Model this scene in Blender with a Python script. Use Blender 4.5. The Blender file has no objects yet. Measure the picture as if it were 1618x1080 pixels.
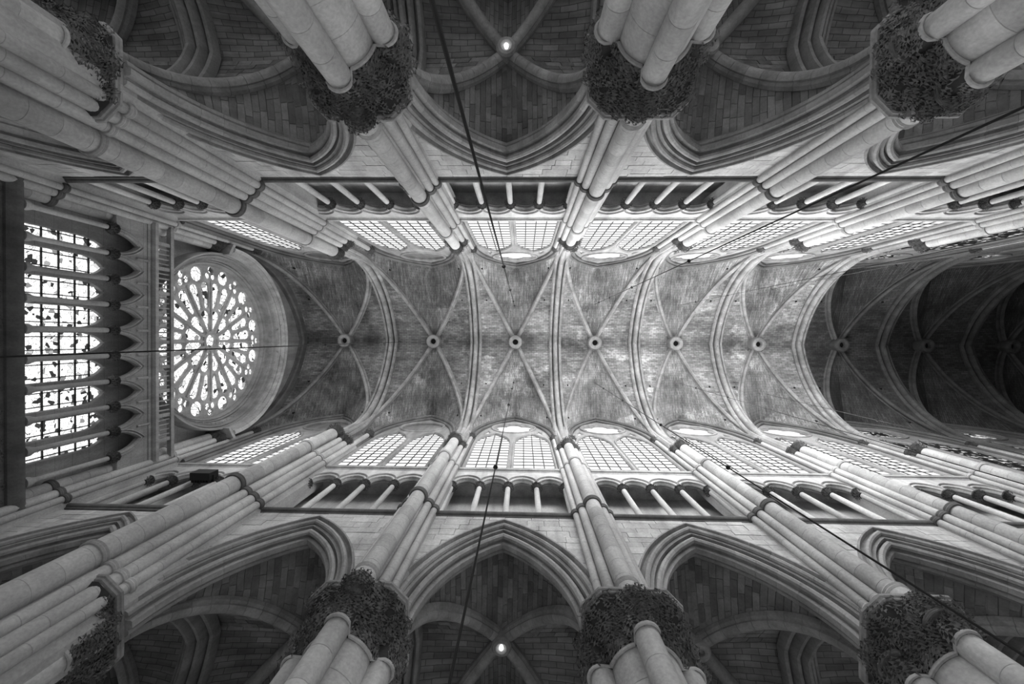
import bpy, math, random
import numpy as np
from mathutils import Matrix, Vector
from mathutils.geometry import delaunay_2d_cdt

random.seed(7)
rng = np.random.default_rng(7)
SC = bpy.context.scene
COL = SC.collection
PI = math.pi

# ------------------------------------------------------------------ camera
rx, ry, rz, CY = 0.0116, 0.0268, 0.0089, -0.4331
def _rot():
    cx, sx = math.cos(rx), math.sin(rx); cy, sy = math.cos(ry), math.sin(ry); cz, sz = math.cos(rz), math.sin(rz)
    return (np.array([[cz, -sz, 0], [sz, cz, 0], [0, 0, 1]]) @ np.array([[cy, 0, sy], [0, 1, 0], [-sy, 0, cy]])
            @ np.array([[1, 0, 0], [0, cx, -sx], [0, sx, cx]]))
_M = _rot()
camd = bpy.data.cameras.new('camera')
cam = bpy.data.objects.new('camera', camd); COL.objects.link(cam)
camd.sensor_width = 36.0
camd.lens = 650.0 / 1618.0 * 36.0
camd.clip_start = 0.05; camd.clip_end = 400
mw = Matrix.Identity(4)
for i in range(3):
    mw[i][0] = _M[0][i]; mw[i][1] = -_M[1][i]; mw[i][2] = -_M[2][i]
mw[0][3], mw[1][3], mw[2][3] = 0.0, CY, 1.6
cam.matrix_world = mw
SC.camera = cam

# ------------------------------------------------------------------ world, light, exposure
SC.view_settings.view_transform = 'Standard'
SC.view_settings.look = 'None'
SC.view_settings.gamma = 1.0
SC.view_settings.use_curve_mapping = False
SC.view_settings.exposure = 0.98
SC.cycles.max_bounces = 8
SC.cycles.diffuse_bounces = 6
SC.cycles.sample_clamp_indirect = 4.0
W = bpy.data.worlds.new('overcast_sky'); SC.world = W; W.use_nodes = True
W.node_tree.nodes['Background'].inputs[0].default_value = (0.9, 0.9, 0.9, 1)
W.node_tree.nodes['Background'].inputs[1].default_value = 0.3

GLASS_BRIGHT = 0.85     # overcast sky seen through the clear clerestory glass
GLASS_ROSE = 0.9
GLASS_AISLE = 0.5
GLASS_DARK = 0.5

def area(name, loc, rot, sx, sy, power):
    l = bpy.data.lights.new(name, 'AREA'); l.shape = 'RECTANGLE'; l.size = sx; l.size_y = sy; l.energy = power
    o = bpy.data.objects.new(name, l); COL.objects.link(o); o.location = loc; o.rotation_euler = rot
    return o
# daylight entering through each pair of clerestory windows, bay by bay (the plan of the bays is below), and through the rose
_bays = [(-15.8, 130), (-8.05, 190), (-.68, 480), (6.39, 800), (13.5, 880), (20.66, 760)]
for _x, _p in _bays:
    for _s in (1, -1):
        area('window_daylight', (_x, _s * 6.8, 29.1), (-_s * math.radians(90), 0, 0), 4.5, 7.6, _p).data.spread = 2.35
# unseen lamps added to brighten the lower piers, most below the hanging wires
for _x, _y, _p in ((-.72, -3.0, 85), (-.75, 3.25, 85), (6.1, -3.3, 95), (6.15, 3.4, 95), (13.4, -3.3, 110), (13.5, 3.4, 100), (-8.0, -3.2, 40), (-8.0, 3.2, 40)):
    _l = bpy.data.lights.new('nave_fill_lamp', 'POINT'); _l.energy = _p; _l.shadow_soft_size = .35
    _o = bpy.data.objects.new('nave_fill_lamp', _l); COL.objects.link(_o); _o.location = (_x, _y, 3.4)
area('rose_daylight', (-18.4, 0, 27.9), (0, math.radians(-90), 0), 9, 9, 260)
area('gallery_daylight', (-19.0, 0, 19.0), (0, math.radians(-90), 0), 3.5, 10, 90)

# ------------------------------------------------------------------ materials
def new_mat(name):
    m = bpy.data.materials.new(name); m.use_nodes = True
    nt = m.node_tree; nt.nodes.clear()
    return m, nt, nt.nodes, nt.links
def g(v): return (v, v, v, 1)

def stone_mat(name, base, var=0.25, rough=0.85, bump=0.25, joints=None, grime=0.35, scale=1.0, each=(.86, 1.12)):
    """grey limestone: blotches, vertical streaks, pits; joints=(period, width, darkness) gives bed joints up the shaft"""
    m, nt, N, L = new_mat(name)
    out = N.new('ShaderNodeOutputMaterial'); b = N.new('ShaderNodeBsdfPrincipled')
    L.new(b.outputs[0], out.inputs[0]); b.inputs['Roughness'].default_value = rough
    geo = N.new('ShaderNodeNewGeometry')
    n1 = N.new('ShaderNodeTexNoise'); n1.inputs['Scale'].default_value = 0.55 * scale; n1.inputs['Detail'].default_value = 8; n1.inputs['Roughness'].default_value = 0.65
    L.new(geo.outputs['Position'], n1.inputs['Vector'])
    mp = N.new('ShaderNodeMapping'); mp.inputs['Scale'].default_value = (2.6, 2.6, 0.35)
    L.new(geo.outputs['Position'], mp.inputs['Vector'])
    n2 = N.new('ShaderNodeTexNoise'); n2.inputs['Scale'].default_value = 1.0 * scale; n2.inputs['Detail'].default_value = 6
    L.new(mp.outputs[0], n2.inputs['Vector'])
    n3 = N.new('ShaderNodeTexNoise'); n3.inputs['Scale'].default_value = 14 * scale; n3.inputs['Detail'].default_value = 5
    L.new(geo.outputs['Position'], n3.inputs['Vector'])
    r1 = N.new('ShaderNodeMapRange'); r1.inputs[1].default_value = 0.3; r1.inputs[2].default_value = 0.7; r1.inputs[3].default_value = 1 - var; r1.inputs[4].default_value = 1 + var
    L.new(n1.outputs[0], r1.inputs[0])
    r2 = N.new('ShaderNodeMapRange'); r2.inputs[1].default_value = 0.35; r2.inputs[2].default_value = 0.7; r2.inputs[3].default_value = 1.0; r2.inputs[4].default_value = 1 - grime
    L.new(n2.outputs[0], r2.inputs[0])
    r3 = N.new('ShaderNodeMapRange'); r3.inputs[1].default_value = 0.25; r3.inputs[2].default_value = 0.75; r3.inputs[3].default_value = 0.82; r3.inputs[4].default_value = 1.12
    L.new(n3.outputs[0], r3.inputs[0])
    m1 = N.new('ShaderNodeMath'); m1.operation = 'MULTIPLY'; L.new(r1.outputs[0], m1.inputs[0]); L.new(r2.outputs[0], m1.inputs[1])
    m2 = N.new('ShaderNodeMath'); m2.operation = 'MULTIPLY'; L.new(m1.outputs[0], m2.inputs[0]); L.new(r3.outputs[0], m2.inputs[1])
    oi = N.new('ShaderNodeObjectInfo')
    r4 = N.new('ShaderNodeMapRange'); r4.inputs[3].default_value = each[0]; r4.inputs[4].default_value = each[1]
    L.new(oi.outputs['Random'], r4.inputs[0])
    m3 = N.new('ShaderNodeMath'); m3.operation = 'MULTIPLY'; L.new(m2.outputs[0], m3.inputs[0]); L.new(r4.outputs[0], m3.inputs[1])
    last = m3
    if joints:
        per, wid, dk = joints
        sp = N.new('ShaderNodeSeparateXYZ'); L.new(geo.outputs['Position'], sp.inputs[0])
        a1 = N.new('ShaderNodeMath'); a1.operation = 'MULTIPLY_ADD'; L.new(oi.outputs['Random'], a1.inputs[0]); a1.inputs[1].default_value = 3.0; L.new(sp.outputs[2], a1.inputs[2])
        a2 = N.new('ShaderNodeMath'); a2.operation = 'PINGPONG'; L.new(a1.outputs[0], a2.inputs[0]); a2.inputs[1].default_value = per / 2
        a3 = N.new('ShaderNodeMapRange'); a3.inputs[1].default_value = wid * .4; a3.inputs[2].default_value = wid; a3.inputs[3].default_value = dk; a3.inputs[4].default_value = 1
        L.new(a2.outputs[0], a3.inputs[0])
        m4 = N.new('ShaderNodeMath'); m4.operation = 'MULTIPLY'; L.new(last.outputs[0], m4.inputs[0]); L.new(a3.outputs[0], m4.inputs[1]); last = m4
    m5 = N.new('ShaderNodeMath'); m5.operation = 'MULTIPLY'; L.new(last.outputs[0], m5.inputs[0]); m5.inputs[1].default_value = base
    cb = N.new('ShaderNodeCombineColor')
    for k in range(3): L.new(m5.outputs[0], cb.inputs[k])
    L.new(cb.outputs[0], b.inputs['Base Color'])
    bp = N.new('ShaderNodeBump'); bp.inputs['Strength'].default_value = bump; bp.inputs['Distance'].default_value = 0.03
    L.new(n3.outputs[0], bp.inputs['Height']); L.new(bp.outputs[0], b.inputs['Normal'])
    return m

def brick_mat(name, base, mortar, bw, bh, msize=0.02, patch=0.5, rough=0.9, var=0.45, streak=0.3, crown=False):
    """courses of small stones laid out in UV metres, with soot blotches and pale repaired patches"""
    m, nt, N, L = new_mat(name)
    out = N.new('ShaderNodeOutputMaterial'); b = N.new('ShaderNodeBsdfPrincipled')
    L.new(b.outputs[0], out.inputs[0]); b.inputs['Roughness'].default_value = rough
    uv = N.new('ShaderNodeUVMap')
    br = N.new('ShaderNodeTexBrick')
    br.inputs['Scale'].default_value = 1.0; br.inputs['Brick Width'].default_value = bw; br.inputs['Row Height'].default_value = bh
    br.inputs['Mortar Size'].default_value = msize; br.inputs['Mortar Smooth'].default_value = 0.3; br.inputs['Bias'].default_value = 0.0
    br.inputs['Color1'].default_value = g(1 - var); br.inputs['Color2'].default_value = g(1 + var); br.inputs['Mortar'].default_value = g(mortar)
    wob = N.new('ShaderNodeTexNoise'); wob.inputs['Scale'].default_value = 1.3; wob.inputs['Detail'].default_value = 3
    L.new(uv.outputs[0], wob.inputs['Vector'])
    mx = N.new('ShaderNodeVectorMath'); mx.operation = 'MULTIPLY_ADD'; L.new(wob.outputs['Color'], mx.inputs[0]); mx.inputs[1].default_value = (0.16, 0.10, 0); L.new(uv.outputs[0], mx.inputs[2])
    L.new(mx.outputs[0], br.inputs['Vector'])
    geo = N.new('ShaderNodeNewGeometry')
    n1 = N.new('ShaderNodeTexNoise'); n1.inputs['Scale'].default_value = 0.45; n1.inputs['Detail'].default_value = 8; n1.inputs['Roughness'].default_value = 0.7
    L.new(geo.outputs['Position'], n1.inputs['Vector'])
    mp = N.new('ShaderNodeMapping'); mp.inputs['Scale'].default_value = (0.25, 2.5, 1); L.new(uv.outputs[0], mp.inputs['Vector'])
    n2 = N.new('ShaderNodeTexNoise'); n2.inputs['Scale'].default_value = 1.4; n2.inputs['Detail'].default_value = 7; L.new(mp.outputs[0], n2.inputs['Vector'])
    r1 = N.new('ShaderNodeMapRange'); r1.inputs[1].default_value = 0.32; r1.inputs[2].default_value = 0.68; r1.inputs[3].default_value = 1 - patch; r1.inputs[4].default_value = 1 + patch
    L.new(n1.outputs[0], r1.inputs[0])
    r2 = N.new('ShaderNodeMapRange'); r2.inputs[1].default_value = 0.3; r2.inputs[2].default_value = 0.7; r2.inputs[3].default_value = 1 - streak; r2.inputs[4].default_value = 1 + streak
    L.new(n2.outputs[0], r2.inputs[0])
    m1 = N.new('ShaderNodeMath'); m1.operation = 'MULTIPLY'; L.new(r1.outputs[0], m1.inputs[0]); L.new(r2.outputs[0], m1.inputs[1])
    m2 = N.new('ShaderNodeMath'); m2.operation = 'MULTIPLY'; L.new(m1.outputs[0], m2.inputs[0]); m2.inputs[1].default_value = base
    if crown:  # ridge band: crease shade put into the colour, mixed with soot
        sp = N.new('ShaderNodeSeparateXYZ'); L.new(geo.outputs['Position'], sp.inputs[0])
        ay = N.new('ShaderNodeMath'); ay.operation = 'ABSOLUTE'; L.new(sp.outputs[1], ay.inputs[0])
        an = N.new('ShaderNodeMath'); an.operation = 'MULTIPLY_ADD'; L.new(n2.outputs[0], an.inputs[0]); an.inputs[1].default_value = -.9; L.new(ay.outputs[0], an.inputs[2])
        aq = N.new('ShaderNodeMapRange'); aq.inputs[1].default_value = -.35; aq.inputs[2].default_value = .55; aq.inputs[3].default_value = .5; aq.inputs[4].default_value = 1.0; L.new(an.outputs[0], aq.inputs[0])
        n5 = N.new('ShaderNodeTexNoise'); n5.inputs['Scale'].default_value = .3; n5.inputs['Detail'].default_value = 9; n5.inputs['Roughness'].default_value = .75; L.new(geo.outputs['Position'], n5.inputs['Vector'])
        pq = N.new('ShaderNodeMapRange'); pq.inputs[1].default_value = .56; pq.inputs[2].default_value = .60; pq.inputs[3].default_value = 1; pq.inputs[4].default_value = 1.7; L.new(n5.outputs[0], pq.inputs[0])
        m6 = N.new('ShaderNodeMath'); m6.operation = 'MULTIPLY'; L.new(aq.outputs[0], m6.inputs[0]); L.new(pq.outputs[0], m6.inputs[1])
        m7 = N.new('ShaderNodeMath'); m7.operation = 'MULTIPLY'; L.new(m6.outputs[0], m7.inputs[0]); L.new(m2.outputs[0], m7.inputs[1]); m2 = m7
    mc = N.new('ShaderNodeVectorMath'); mc.operation = 'SCALE'; L.new(br.outputs['Color'], mc.inputs[0]); L.new(m2.outputs[0], mc.inputs['Scale'])
    L.new(mc.outputs[0], b.inputs['Base Color'])
    inv = N.new('ShaderNodeMath'); inv.operation = 'SUBTRACT'; inv.inputs[0].default_value = 1; L.new(br.outputs['Fac'], inv.inputs[1])
    bp = N.new('ShaderNodeBump'); bp.inputs['Strength'].default_value = 0.6; bp.inputs['Distance'].default_value = 0.02
    L.new(inv.outputs[0], bp.inputs['Height']); L.new(bp.outputs[0], b.inputs['Normal'])
    return m

def plain_mat(name, v, rough=0.6, metal=0.0):
    m, nt, N, L = new_mat(name)
    out = N.new('ShaderNodeOutputMaterial'); b = N.new('ShaderNodeBsdfPrincipled'); L.new(b.outputs[0], out.inputs[0])
    n = N.new('ShaderNodeTexNoise'); n.inputs['Scale'].default_value = 6
    r = N.new('ShaderNodeMapRange'); r.inputs[3].default_value = v * .7; r.inputs[4].default_value = v * 1.3
    L.new(n.outputs[0], r.inputs[0]); cb = N.new('ShaderNodeCombineColor')
    for k in range(3): L.new(r.outputs[0], cb.inputs[k])
    L.new(cb.outputs[0], b.inputs['Base Color']); b.inputs['Roughness'].default_value = rough; b.inputs['Metallic'].default_value = metal
    return m

def glass_mat(name, strength, lead=None, dirt=0.15, dark=0.0):
    """window glass lit by the daylight behind it; lead=(scale, width) draws the cames of stained glass"""
    m, nt, N, L = new_mat(name)
    out = N.new('ShaderNodeOutputMaterial'); e = N.new('ShaderNodeEmission'); L.new(e.outputs[0], out.inputs[0])
    geo = N.new('ShaderNodeNewGeometry')
    n = N.new('ShaderNodeTexNoise'); n.inputs['Scale'].default_value = 3.0; n.inputs['Detail'].default_value = 4; L.new(geo.outputs['Position'], n.inputs['Vector'])
    r = N.new('ShaderNodeMapRange'); r.inputs[1].default_value = .3; r.inputs[2].default_value = .7; r.inputs[3].default_value = 1 - dirt; r.inputs[4].default_value = 1.0
    L.new(n.outputs[0], r.inputs[0]); last = r
    if lead:
        v = N.new('ShaderNodeTexVoronoi'); v.feature = 'DISTANCE_TO_EDGE'; v.inputs['Scale'].default_value = lead[0]; L.new(geo.outputs['Position'], v.inputs['Vector'])
        q = N.new('ShaderNodeMapRange'); q.inputs[1].default_value = lead[1] * .6; q.inputs[2].default_value = lead[1]; q.inputs[3].default_value = 0.01; q.inputs[4].default_value = 1
        L.new(v.outputs['Distance'], q.inputs[0])
        mm = N.new('ShaderNodeMath'); mm.operation = 'MULTIPLY'; L.new(last.outputs[0], mm.inputs[0]); L.new(q.outputs[0], mm.inputs[1]); last = mm
        if dark > 0:
            v2 = N.new('ShaderNodeTexVoronoi'); v2.inputs['Scale'].default_value = lead[0]; L.new(geo.outputs['Position'], v2.inputs['Vector'])
            sp = N.new('ShaderNodeSeparateColor'); L.new(v2.outputs['Color'], sp.inputs[0])
            q2 = N.new('ShaderNodeMapRange'); q2.inputs[1].default_value = dark; q2.inputs[2].default_value = min(1, dark + .15); q2.inputs[3].default_value = .03; q2.inputs[4].default_value = 1
            L.new(sp.outputs[0], q2.inputs[0])
            m3 = N.new('ShaderNodeMath'); m3.operation = 'MULTIPLY'; L.new(last.outputs[0], m3.inputs[0]); L.new(q2.outputs[0], m3.inputs[1]); last = m3
    ml = N.new('ShaderNodeMath'); ml.operation = 'MULTIPLY'; L.new(last.outputs[0], ml.inputs[0]); ml.inputs[1].default_value = strength
    L.new(ml.outputs[0], e.inputs['Strength']); e.inputs['Color'].default_value = g(1)
    return m

M = {}
M['wall'] = stone_mat('pale_ashlar', 0.44, grime=0.3)
M['mortar'] = stone_mat('wall_core', 0.22)
M['arch'] = stone_mat('arch_stone', 0.29, var=.2)
M['shaft'] = stone_mat('shaft_stone', 0.42, joints=(1.1, 0.014, .7), grime=.25)
M['drum'] = stone_mat('shaft_drum_stone', 0.44, grime=.25)
M['ring'] = stone_mat('shaded_dusty_ring_stone', 0.13)  # dust, with the shadow of the undersides painted into the tone
M['string'] = stone_mat('shaded_dusty_string_stone', 0.11)  # base colour holds dust and the underside's shadow
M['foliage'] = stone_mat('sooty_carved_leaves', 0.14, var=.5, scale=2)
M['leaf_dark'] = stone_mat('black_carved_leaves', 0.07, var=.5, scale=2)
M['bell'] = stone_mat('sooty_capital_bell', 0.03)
M['rib'] = stone_mat('rib_stone', 0.27, var=.35, joints=(0.75, 0.016, .6), grime=.35)
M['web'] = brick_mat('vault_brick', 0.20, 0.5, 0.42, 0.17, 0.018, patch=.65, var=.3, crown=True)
M['web_mid'] = brick_mat('vault_brick_mid', 0.14, 0.5, 0.42, 0.17, 0.018, patch=.7, var=.3, crown=True)  # darker tone of the vault brick for the bays nearest the rose
M['web_dark'] = brick_mat('vault_brick_dark', 0.06, 0.4, 0.42, 0.17, 0.018, patch=.6, var=.3)  # darkest tone of the vault brick, for the far bays
M['rib_dark'] = stone_mat('rib_stone_dark', 0.10, var=.35, joints=(0.75, 0.016, .6))  # darker tone of the rib stone for the far bays
M['aisle_stone'] = stone_mat('aisle_vault_block', 0.22, var=.25, grime=.35, each=(.62, 1.3))
M['aisle_web'] = brick_mat('aisle_vault_stone', 0.20, 0.45, 0.6, 0.22, 0.014, patch=.35, var=.22)
M['tracery'] = stone_mat('tracery_stone', 0.27)
M['dark_stone'] = stone_mat('dark_stone', 0.14, var=.35)
M['rose_leaf'] = stone_mat('carved_rose_leaves', 0.26)
M['west'] = stone_mat('west_stone', 0.34, var=.25, joints=(0.7, .012, .6))
M['iron'] = plain_mat('black_iron', 0.006, .9)
M['lead'] = plain_mat('lead_came', 0.03, .6)
M['glass'] = glass_mat('clear_leaded_glass', GLASS_BRIGHT)
M['glass_mid'] = glass_mat('dimmer_leaded_glass', GLASS_BRIGHT * .95)  # same clear glass, glow turned down to dim its bay
M['glass_low'] = glass_mat('dimmest_leaded_glass', GLASS_BRIGHT * .9)  # clear glass again, with the weakest glow for the bays by the rose
M['glass_stained'] = glass_mat('dark_stained_glass', GLASS_DARK, lead=(4.5, .06), dark=.55)
M['glass_rose'] = glass_mat('rose_stained_glass', GLASS_ROSE, lead=(3.6, .05), dark=.06)
M['glass_west'] = glass_mat('west_lancet_stained_glass', GLASS_ROSE, lead=(6.0, .035), dark=.07)
M['glass_aisle'] = glass_mat('aisle_window_glass', GLASS_AISLE)
M['glass_aisle_brighter'] = glass_mat('brighter_aisle_window_glass', GLASS_AISLE * 2.6)  # stronger glow, set to brighten the aisle on one side
M['bulb'] = glass_mat('lamp_glow', 1.6)
M['hole'] = plain_mat('black_hole', 0.004, 1)
M['floor'] = stone_mat('paving', 0.30)
M['wall_arch'] = stone_mat('shaded_sooty_wall_arch', 0.15, var=.3)  # soot, plus the shadow on the arch put into its base colour

# ------------------------------------------------------------------ mesh helpers
class MB:
    def __init__(self): self.v = []; self.f = []; self.uv = []; self.has_uv = False; self.n = 0
    def add(self, verts, faces, uvs=None):
        verts = np.asarray(verts, float).reshape(-1, 3)
        self.v.append(verts)
        for k, fc in enumerate(faces): self.f.append(tuple(int(i) + self.n for i in fc))
        if uvs is not None: self.has_uv = True; self.uv.append(np.asarray(uvs, float).reshape(-1, 2))
        else: self.uv.append(np.zeros((len(verts), 2)))
        self.n += len(verts)
        return self
    def grid(self, G, closed_m=False, closed_n=False, caps=False, uv=None):
        G = np.asarray(G, float); n, m = G.shape[:2]; F = []
        for i in range(n if closed_n else n - 1):
            for j in range(m if closed_m else m - 1):
                a = i * m + j; b = i * m + (j + 1) % m; c = ((i + 1) % n) * m + (j + 1) % m; d = ((i + 1) % n) * m + j
                F.append((a, b, c, d))
        if caps: F.append(tuple(range(m - 1, -1, -1))); F.append(tuple((n - 1) * m + k for k in range(m)))
        return self.add(G.reshape(-1, 3), F, None if uv is None else np.asarray(uv).reshape(-1, 2))
    def lathe(self, prof, n=16, c=(0, 0, 0), caps=True):
        a = np.arange(n) * 2 * PI / n
        G = np.array([[(c[0] + r * math.cos(t), c[1] + r * math.sin(t), c[2] + z) for t in a] for r, z in prof])
        return self.grid(G, closed_m=True, caps=caps)
    def box(self, lo, hi):
        x0, y0, z0 = lo; x1, y1, z1 = hi
        v = [(x0, y0, z0), (x1, y0, z0), (x1, y1, z0), (x0, y1, z0), (x0, y0, z1), (x1, y0, z1), (x1, y1, z1), (x0, y1, z1)]
        return self.add(v, [(0, 3, 2, 1), (4, 5, 6, 7), (0, 1, 5, 4), (1, 2, 6, 5), (2, 3, 7, 6), (3, 0, 4, 7)])
    def prism(self, poly, z0, z1):
        n = len(poly)
        v = [(p[0], p[1], z0) for p in poly] + [(p[0], p[1], z1) for p in poly]
        F = [tuple(range(n - 1, -1, -1)), tuple(range(n, 2 * n))] + [(i, (i + 1) % n, n + (i + 1) % n, n + i) for i in range(n)]
        return self.add(v, F)
    def tube(self, pts, r, n=8, closed=False):
        pts = [Vector(p) for p in pts]; G = []
        for i, p in enumerate(pts):
            d = (pts[(i + 1) % len(pts)] - pts[i - 1]) if closed else (pts[min(i + 1, len(pts) - 1)] - pts[max(i - 1, 0)])
            d.normalize(); u = d.orthogonal() if i == 0 else (u - d * u.dot(d)); u.normalize(); w = d.cross(u)
            G.append([tuple(p + (u * math.cos(t) + w * math.sin(t)) * r) for t in np.arange(n) * 2 * PI / n])
        return self.grid(np.array(G), closed_m=True, closed_n=closed, caps=not closed)
    def mesh(self, name, mat, sharp=40, xform=None):
        me = bpy.data.meshes.new(name)
        V = np.concatenate(self.v) if self.v else np.zeros((0, 3))
        if xform is not None: V = xform(V)
        me.from_pydata(V.tolist(), [], self.f)
        if self.has_uv:
            U = np.concatenate(self.uv); lay = me.uv_layers.new(name='UVMap')
            li = np.zeros(len(me.loops), int); me.loops.foreach_get('vertex_index', li)
            lay.data.foreach_set('uv', U[li].ravel())
        me.materials.append(M[mat])
        if sharp is not None:
            me.polygons.foreach_set('use_smooth', np.ones(len(me.polygons), bool))
            me.set_sharp_from_angle(angle=math.radians(sharp))
        me.validate()
        return me

def link(name, me, parent=None, loc=(0, 0, 0), rot=0.0, **props):
    o = bpy.data.objects.new(name, me); COL.objects.link(o)
    if parent is not None: o.parent = parent
    o.location = loc
    if rot: o.rotation_euler = (0, 0, rot)
    for k, v in props.items(): o[k] = v
    return o
def thing(name, label, cat, loc=(0, 0, 0), rot=0.0, group=None, kind=None):
    o = link(name, None, None, loc, rot); o['label'] = label
    if kind: o['kind'] = kind
    if kind != 'structure': o['category'] = cat
    if group: o['group'] = group
    return o
CACHE = {}
def cached(key, fn):
    if key not in CACHE: CACHE[key] = fn()
    return CACHE[key]

def arch_half(a, h, o, n, stilt=0.0, f0=0.0, f1=1.0, ns=2):
    """left half of a two-centred pointed arch, springing (-a,0) to apex (0,h), offset outwards by o"""
    R = (a * a + h * h) / (2 * a); c = R - a
    ta = math.acos(max(-1, min(1, c / (R + o))))
    th = np.linspace(f0 * ta, f1 * ta, n)
    P = np.stack([c - (R + o) * np.cos(th), (R + o) * np.sin(th)], 1)
    if stilt > 0:
        S = np.stack([np.full(ns, -(a + o)), np.linspace(-stilt, 0, ns, endpoint=False)], 1); P = np.concatenate([S, P])
    return P
def arch_full(a, h, o, n, stilt=0.0, ns=2):
    P = arch_half(a, h, o, n, stilt, ns=ns); Q = P[:-1][::-1].copy(); Q[:, 0] *= -1
    return np.concatenate([P, Q])
def arch_sweep(mb, prof, a, h, zs, n=14, stilt=0.0, x0=0.0, closed=True, caps=True):
    cols = [arch_full(a, h, o, n, stilt) for o, d in prof]
    G = np.stack([np.stack([c[:, 0] + x0, np.full(len(c), d), c[:, 1] + zs], 1) for c, (o, d) in zip(cols, prof)], 1)
    return mb.grid(G, closed_m=closed, caps=caps)

def _offset(lp, d):
    """move a closed loop sideways by d to the left of its direction"""
    P = np.array(lp, float); e1 = P - np.roll(P, 1, 0); e2 = np.roll(P, -1, 0) - P
    e1 /= np.maximum(np.linalg.norm(e1, axis=1, keepdims=True), 1e-9); e2 /= np.maximum(np.linalg.norm(e2, axis=1, keepdims=True), 1e-9)
    n1 = np.stack([-e1[:, 1], e1[:, 0]], 1); n2 = np.stack([-e2[:, 1], e2[:, 0]], 1); n = n1 + n2
    k = np.maximum((n * n).sum(1, keepdims=True) / 2, .35)
    return P + n / k * d
def plate(loops, y0, y1, bevel=0.03, res=0):
    """flat stone panel with holes and chamfered edges: loops of (x,z), outline first, thickness y0..y1"""
    loops = [ccw(loops[0])] + [ccw(l)[::-1] for l in loops[1:]]
    front = [_offset(l, bevel) for l in loops] if bevel > 0 else [np.array(l, float) for l in loops]
    pts, edges, base = [], [], 0
    for l in front:
        n = len(l); pts += [Vector((float(p[0]), float(p[1]))) for p in l]; edges += [(base + k, base + (k + 1) % n) for k in range(n)]; base += n
    vo, eo, fo, *_ = delaunay_2d_cdt(pts, edges, [], 0, 1e-6)
    C = np.array([[sum(vo[k][0] for k in f) / len(f), sum(vo[k][1] for k in f) / len(f)] for f in fo]); ins = np.zeros(len(fo), int)
    for l in front:                                  # keep the triangles inside the outline and outside every hole
        Q = np.array(l, float); c = np.zeros(len(fo), bool)
        for k in range(len(Q)):
            p, q = Q[k - 1], Q[k]
            if p[1] == q[1]: continue
            c ^= ((p[1] > C[:, 1]) != (q[1] > C[:, 1])) & (C[:, 0] < (q[0] - p[0]) * (C[:, 1] - p[1]) / (q[1] - p[1]) + p[0])
        ins += c
    fo = [f for f, k in zip(fo, ins) if k == 1]
    V, F = [], []
    for y, flip in ((y0, False), (y1, True)):
        b0 = len(V); V += [(p[0], y, p[1]) for p in vo]; F += [tuple(b0 + k for k in (f[::-1] if flip else f)) for f in fo]
    for l, fr in zip(loops, front):
        n = len(l); b0 = len(V)
        rows = [(fr, y0), (l, y0 + bevel), (l, y1 - bevel), (fr, y1)] if bevel > 0 else [(l, y0), (l, y1)]
        for q, y in rows: V += [(p[0], y, p[1]) for p in q]
        for r in range(len(rows) - 1):
            for k in range(n): F.append((b0 + r * n + k, b0 + (r + 1) * n + k, b0 + (r + 1) * n + (k + 1) % n, b0 + r * n + (k + 1) % n))
    return np.array(V, float), F

def clip_convex(poly, clip):
    """Sutherland-Hodgman: poly clipped to convex counter-clockwise polygon"""
    out = list(poly)
    for i in range(len(clip)):
        a, b = clip[i], clip[(i + 1) % len(clip)]; inp, out = out, []
        side = lambda p: (b[0] - a[0]) * (p[1] - a[1]) - (b[1] - a[1]) * (p[0] - a[0])
        for k in range(len(inp)):
            p, q = inp[k - 1], inp[k]; sp, sq = side(p), side(q)
            if (sp >= 0) != (sq >= 0):
                t = sp / (sp - sq); out.append((p[0] + t * (q[0] - p[0]), p[1] + t * (q[1] - p[1])))
            if sq >= 0: out.append(q)
        if not out: return []
    return out
def ccw(P):
    A = sum(P[i - 1][0] * P[i][1] - P[i][0] * P[i - 1][1] for i in range(len(P)))
    return list(P) if A > 0 else list(P)[::-1]
def circ(cx, cz, r, n=32, a0=0.0): return [(cx + r * math.cos(a0 + 2 * PI * k / n), cz + r * math.sin(a0 + 2 * PI * k / n)) for k in range(n)]
def lancet(cx, a, z0, zs, h, n=8):
    P = arch_full(a, h, 0, n); return [(cx - a, z0)] + [(cx + p[0], zs + p[1]) for p in P] + [(cx + a, z0)]
def extrude_poly(mb, poly, y0, y1):
    n = len(poly); v = [(p[0], y0, p[1]) for p in poly] + [(p[0], y1, p[1]) for p in poly]
    return mb.add(v, [tuple(range(n)), tuple(range(2 * n - 1, n - 1, -1))] + [(i, n + i, n + (i + 1) % n, (i + 1) % n) for i in range(n)])

ORD = ['first', 'second', 'third', 'fourth', 'fifth', 'sixth', 'seventh', 'eighth', 'ninth', 'tenth']
SIDES = [(1, 'lower'), (-1, 'upper')]        # y>0 lies along the photo's lower edge
def srot(s): return 0.0 if s > 0 else PI     # side things are built for y>0 and turned round for the other side

# plan: pier lines counted from the rose window
X = [-19.75, -11.87, -4.22, 2.86, 9.91, 17.08, 24.24, 31.45, 38.7, 45.9]
WSH = [6.05, 5.72, 6.08, 6.3, 6.3, 6.3, 6.3, 6.3, 6.3, 6.3]       # axis of the great vault shaft
RSH = [.26, .36, .29, .29, .29, .29, .29, .29, .29, .29]
YP = 7.28                                                        # pier centre
Z_AB, Z_NECK = 12.2, 10.9
Z_STR, Z_SILL, Z_CAP = 18.1, 23.7, 27.5
NB = len(X) - 1
XW = -20.2                                                       # west wall face

# ------------------------------------------------------------------ big structure
floor = link('floor', MB().box((-21, -15, -.3), (50, 15, 0)).mesh('floor', 'floor'), kind='structure')
A_AR, H_AR = 2.3, 4.55             # arcade arch, soffit line

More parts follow.
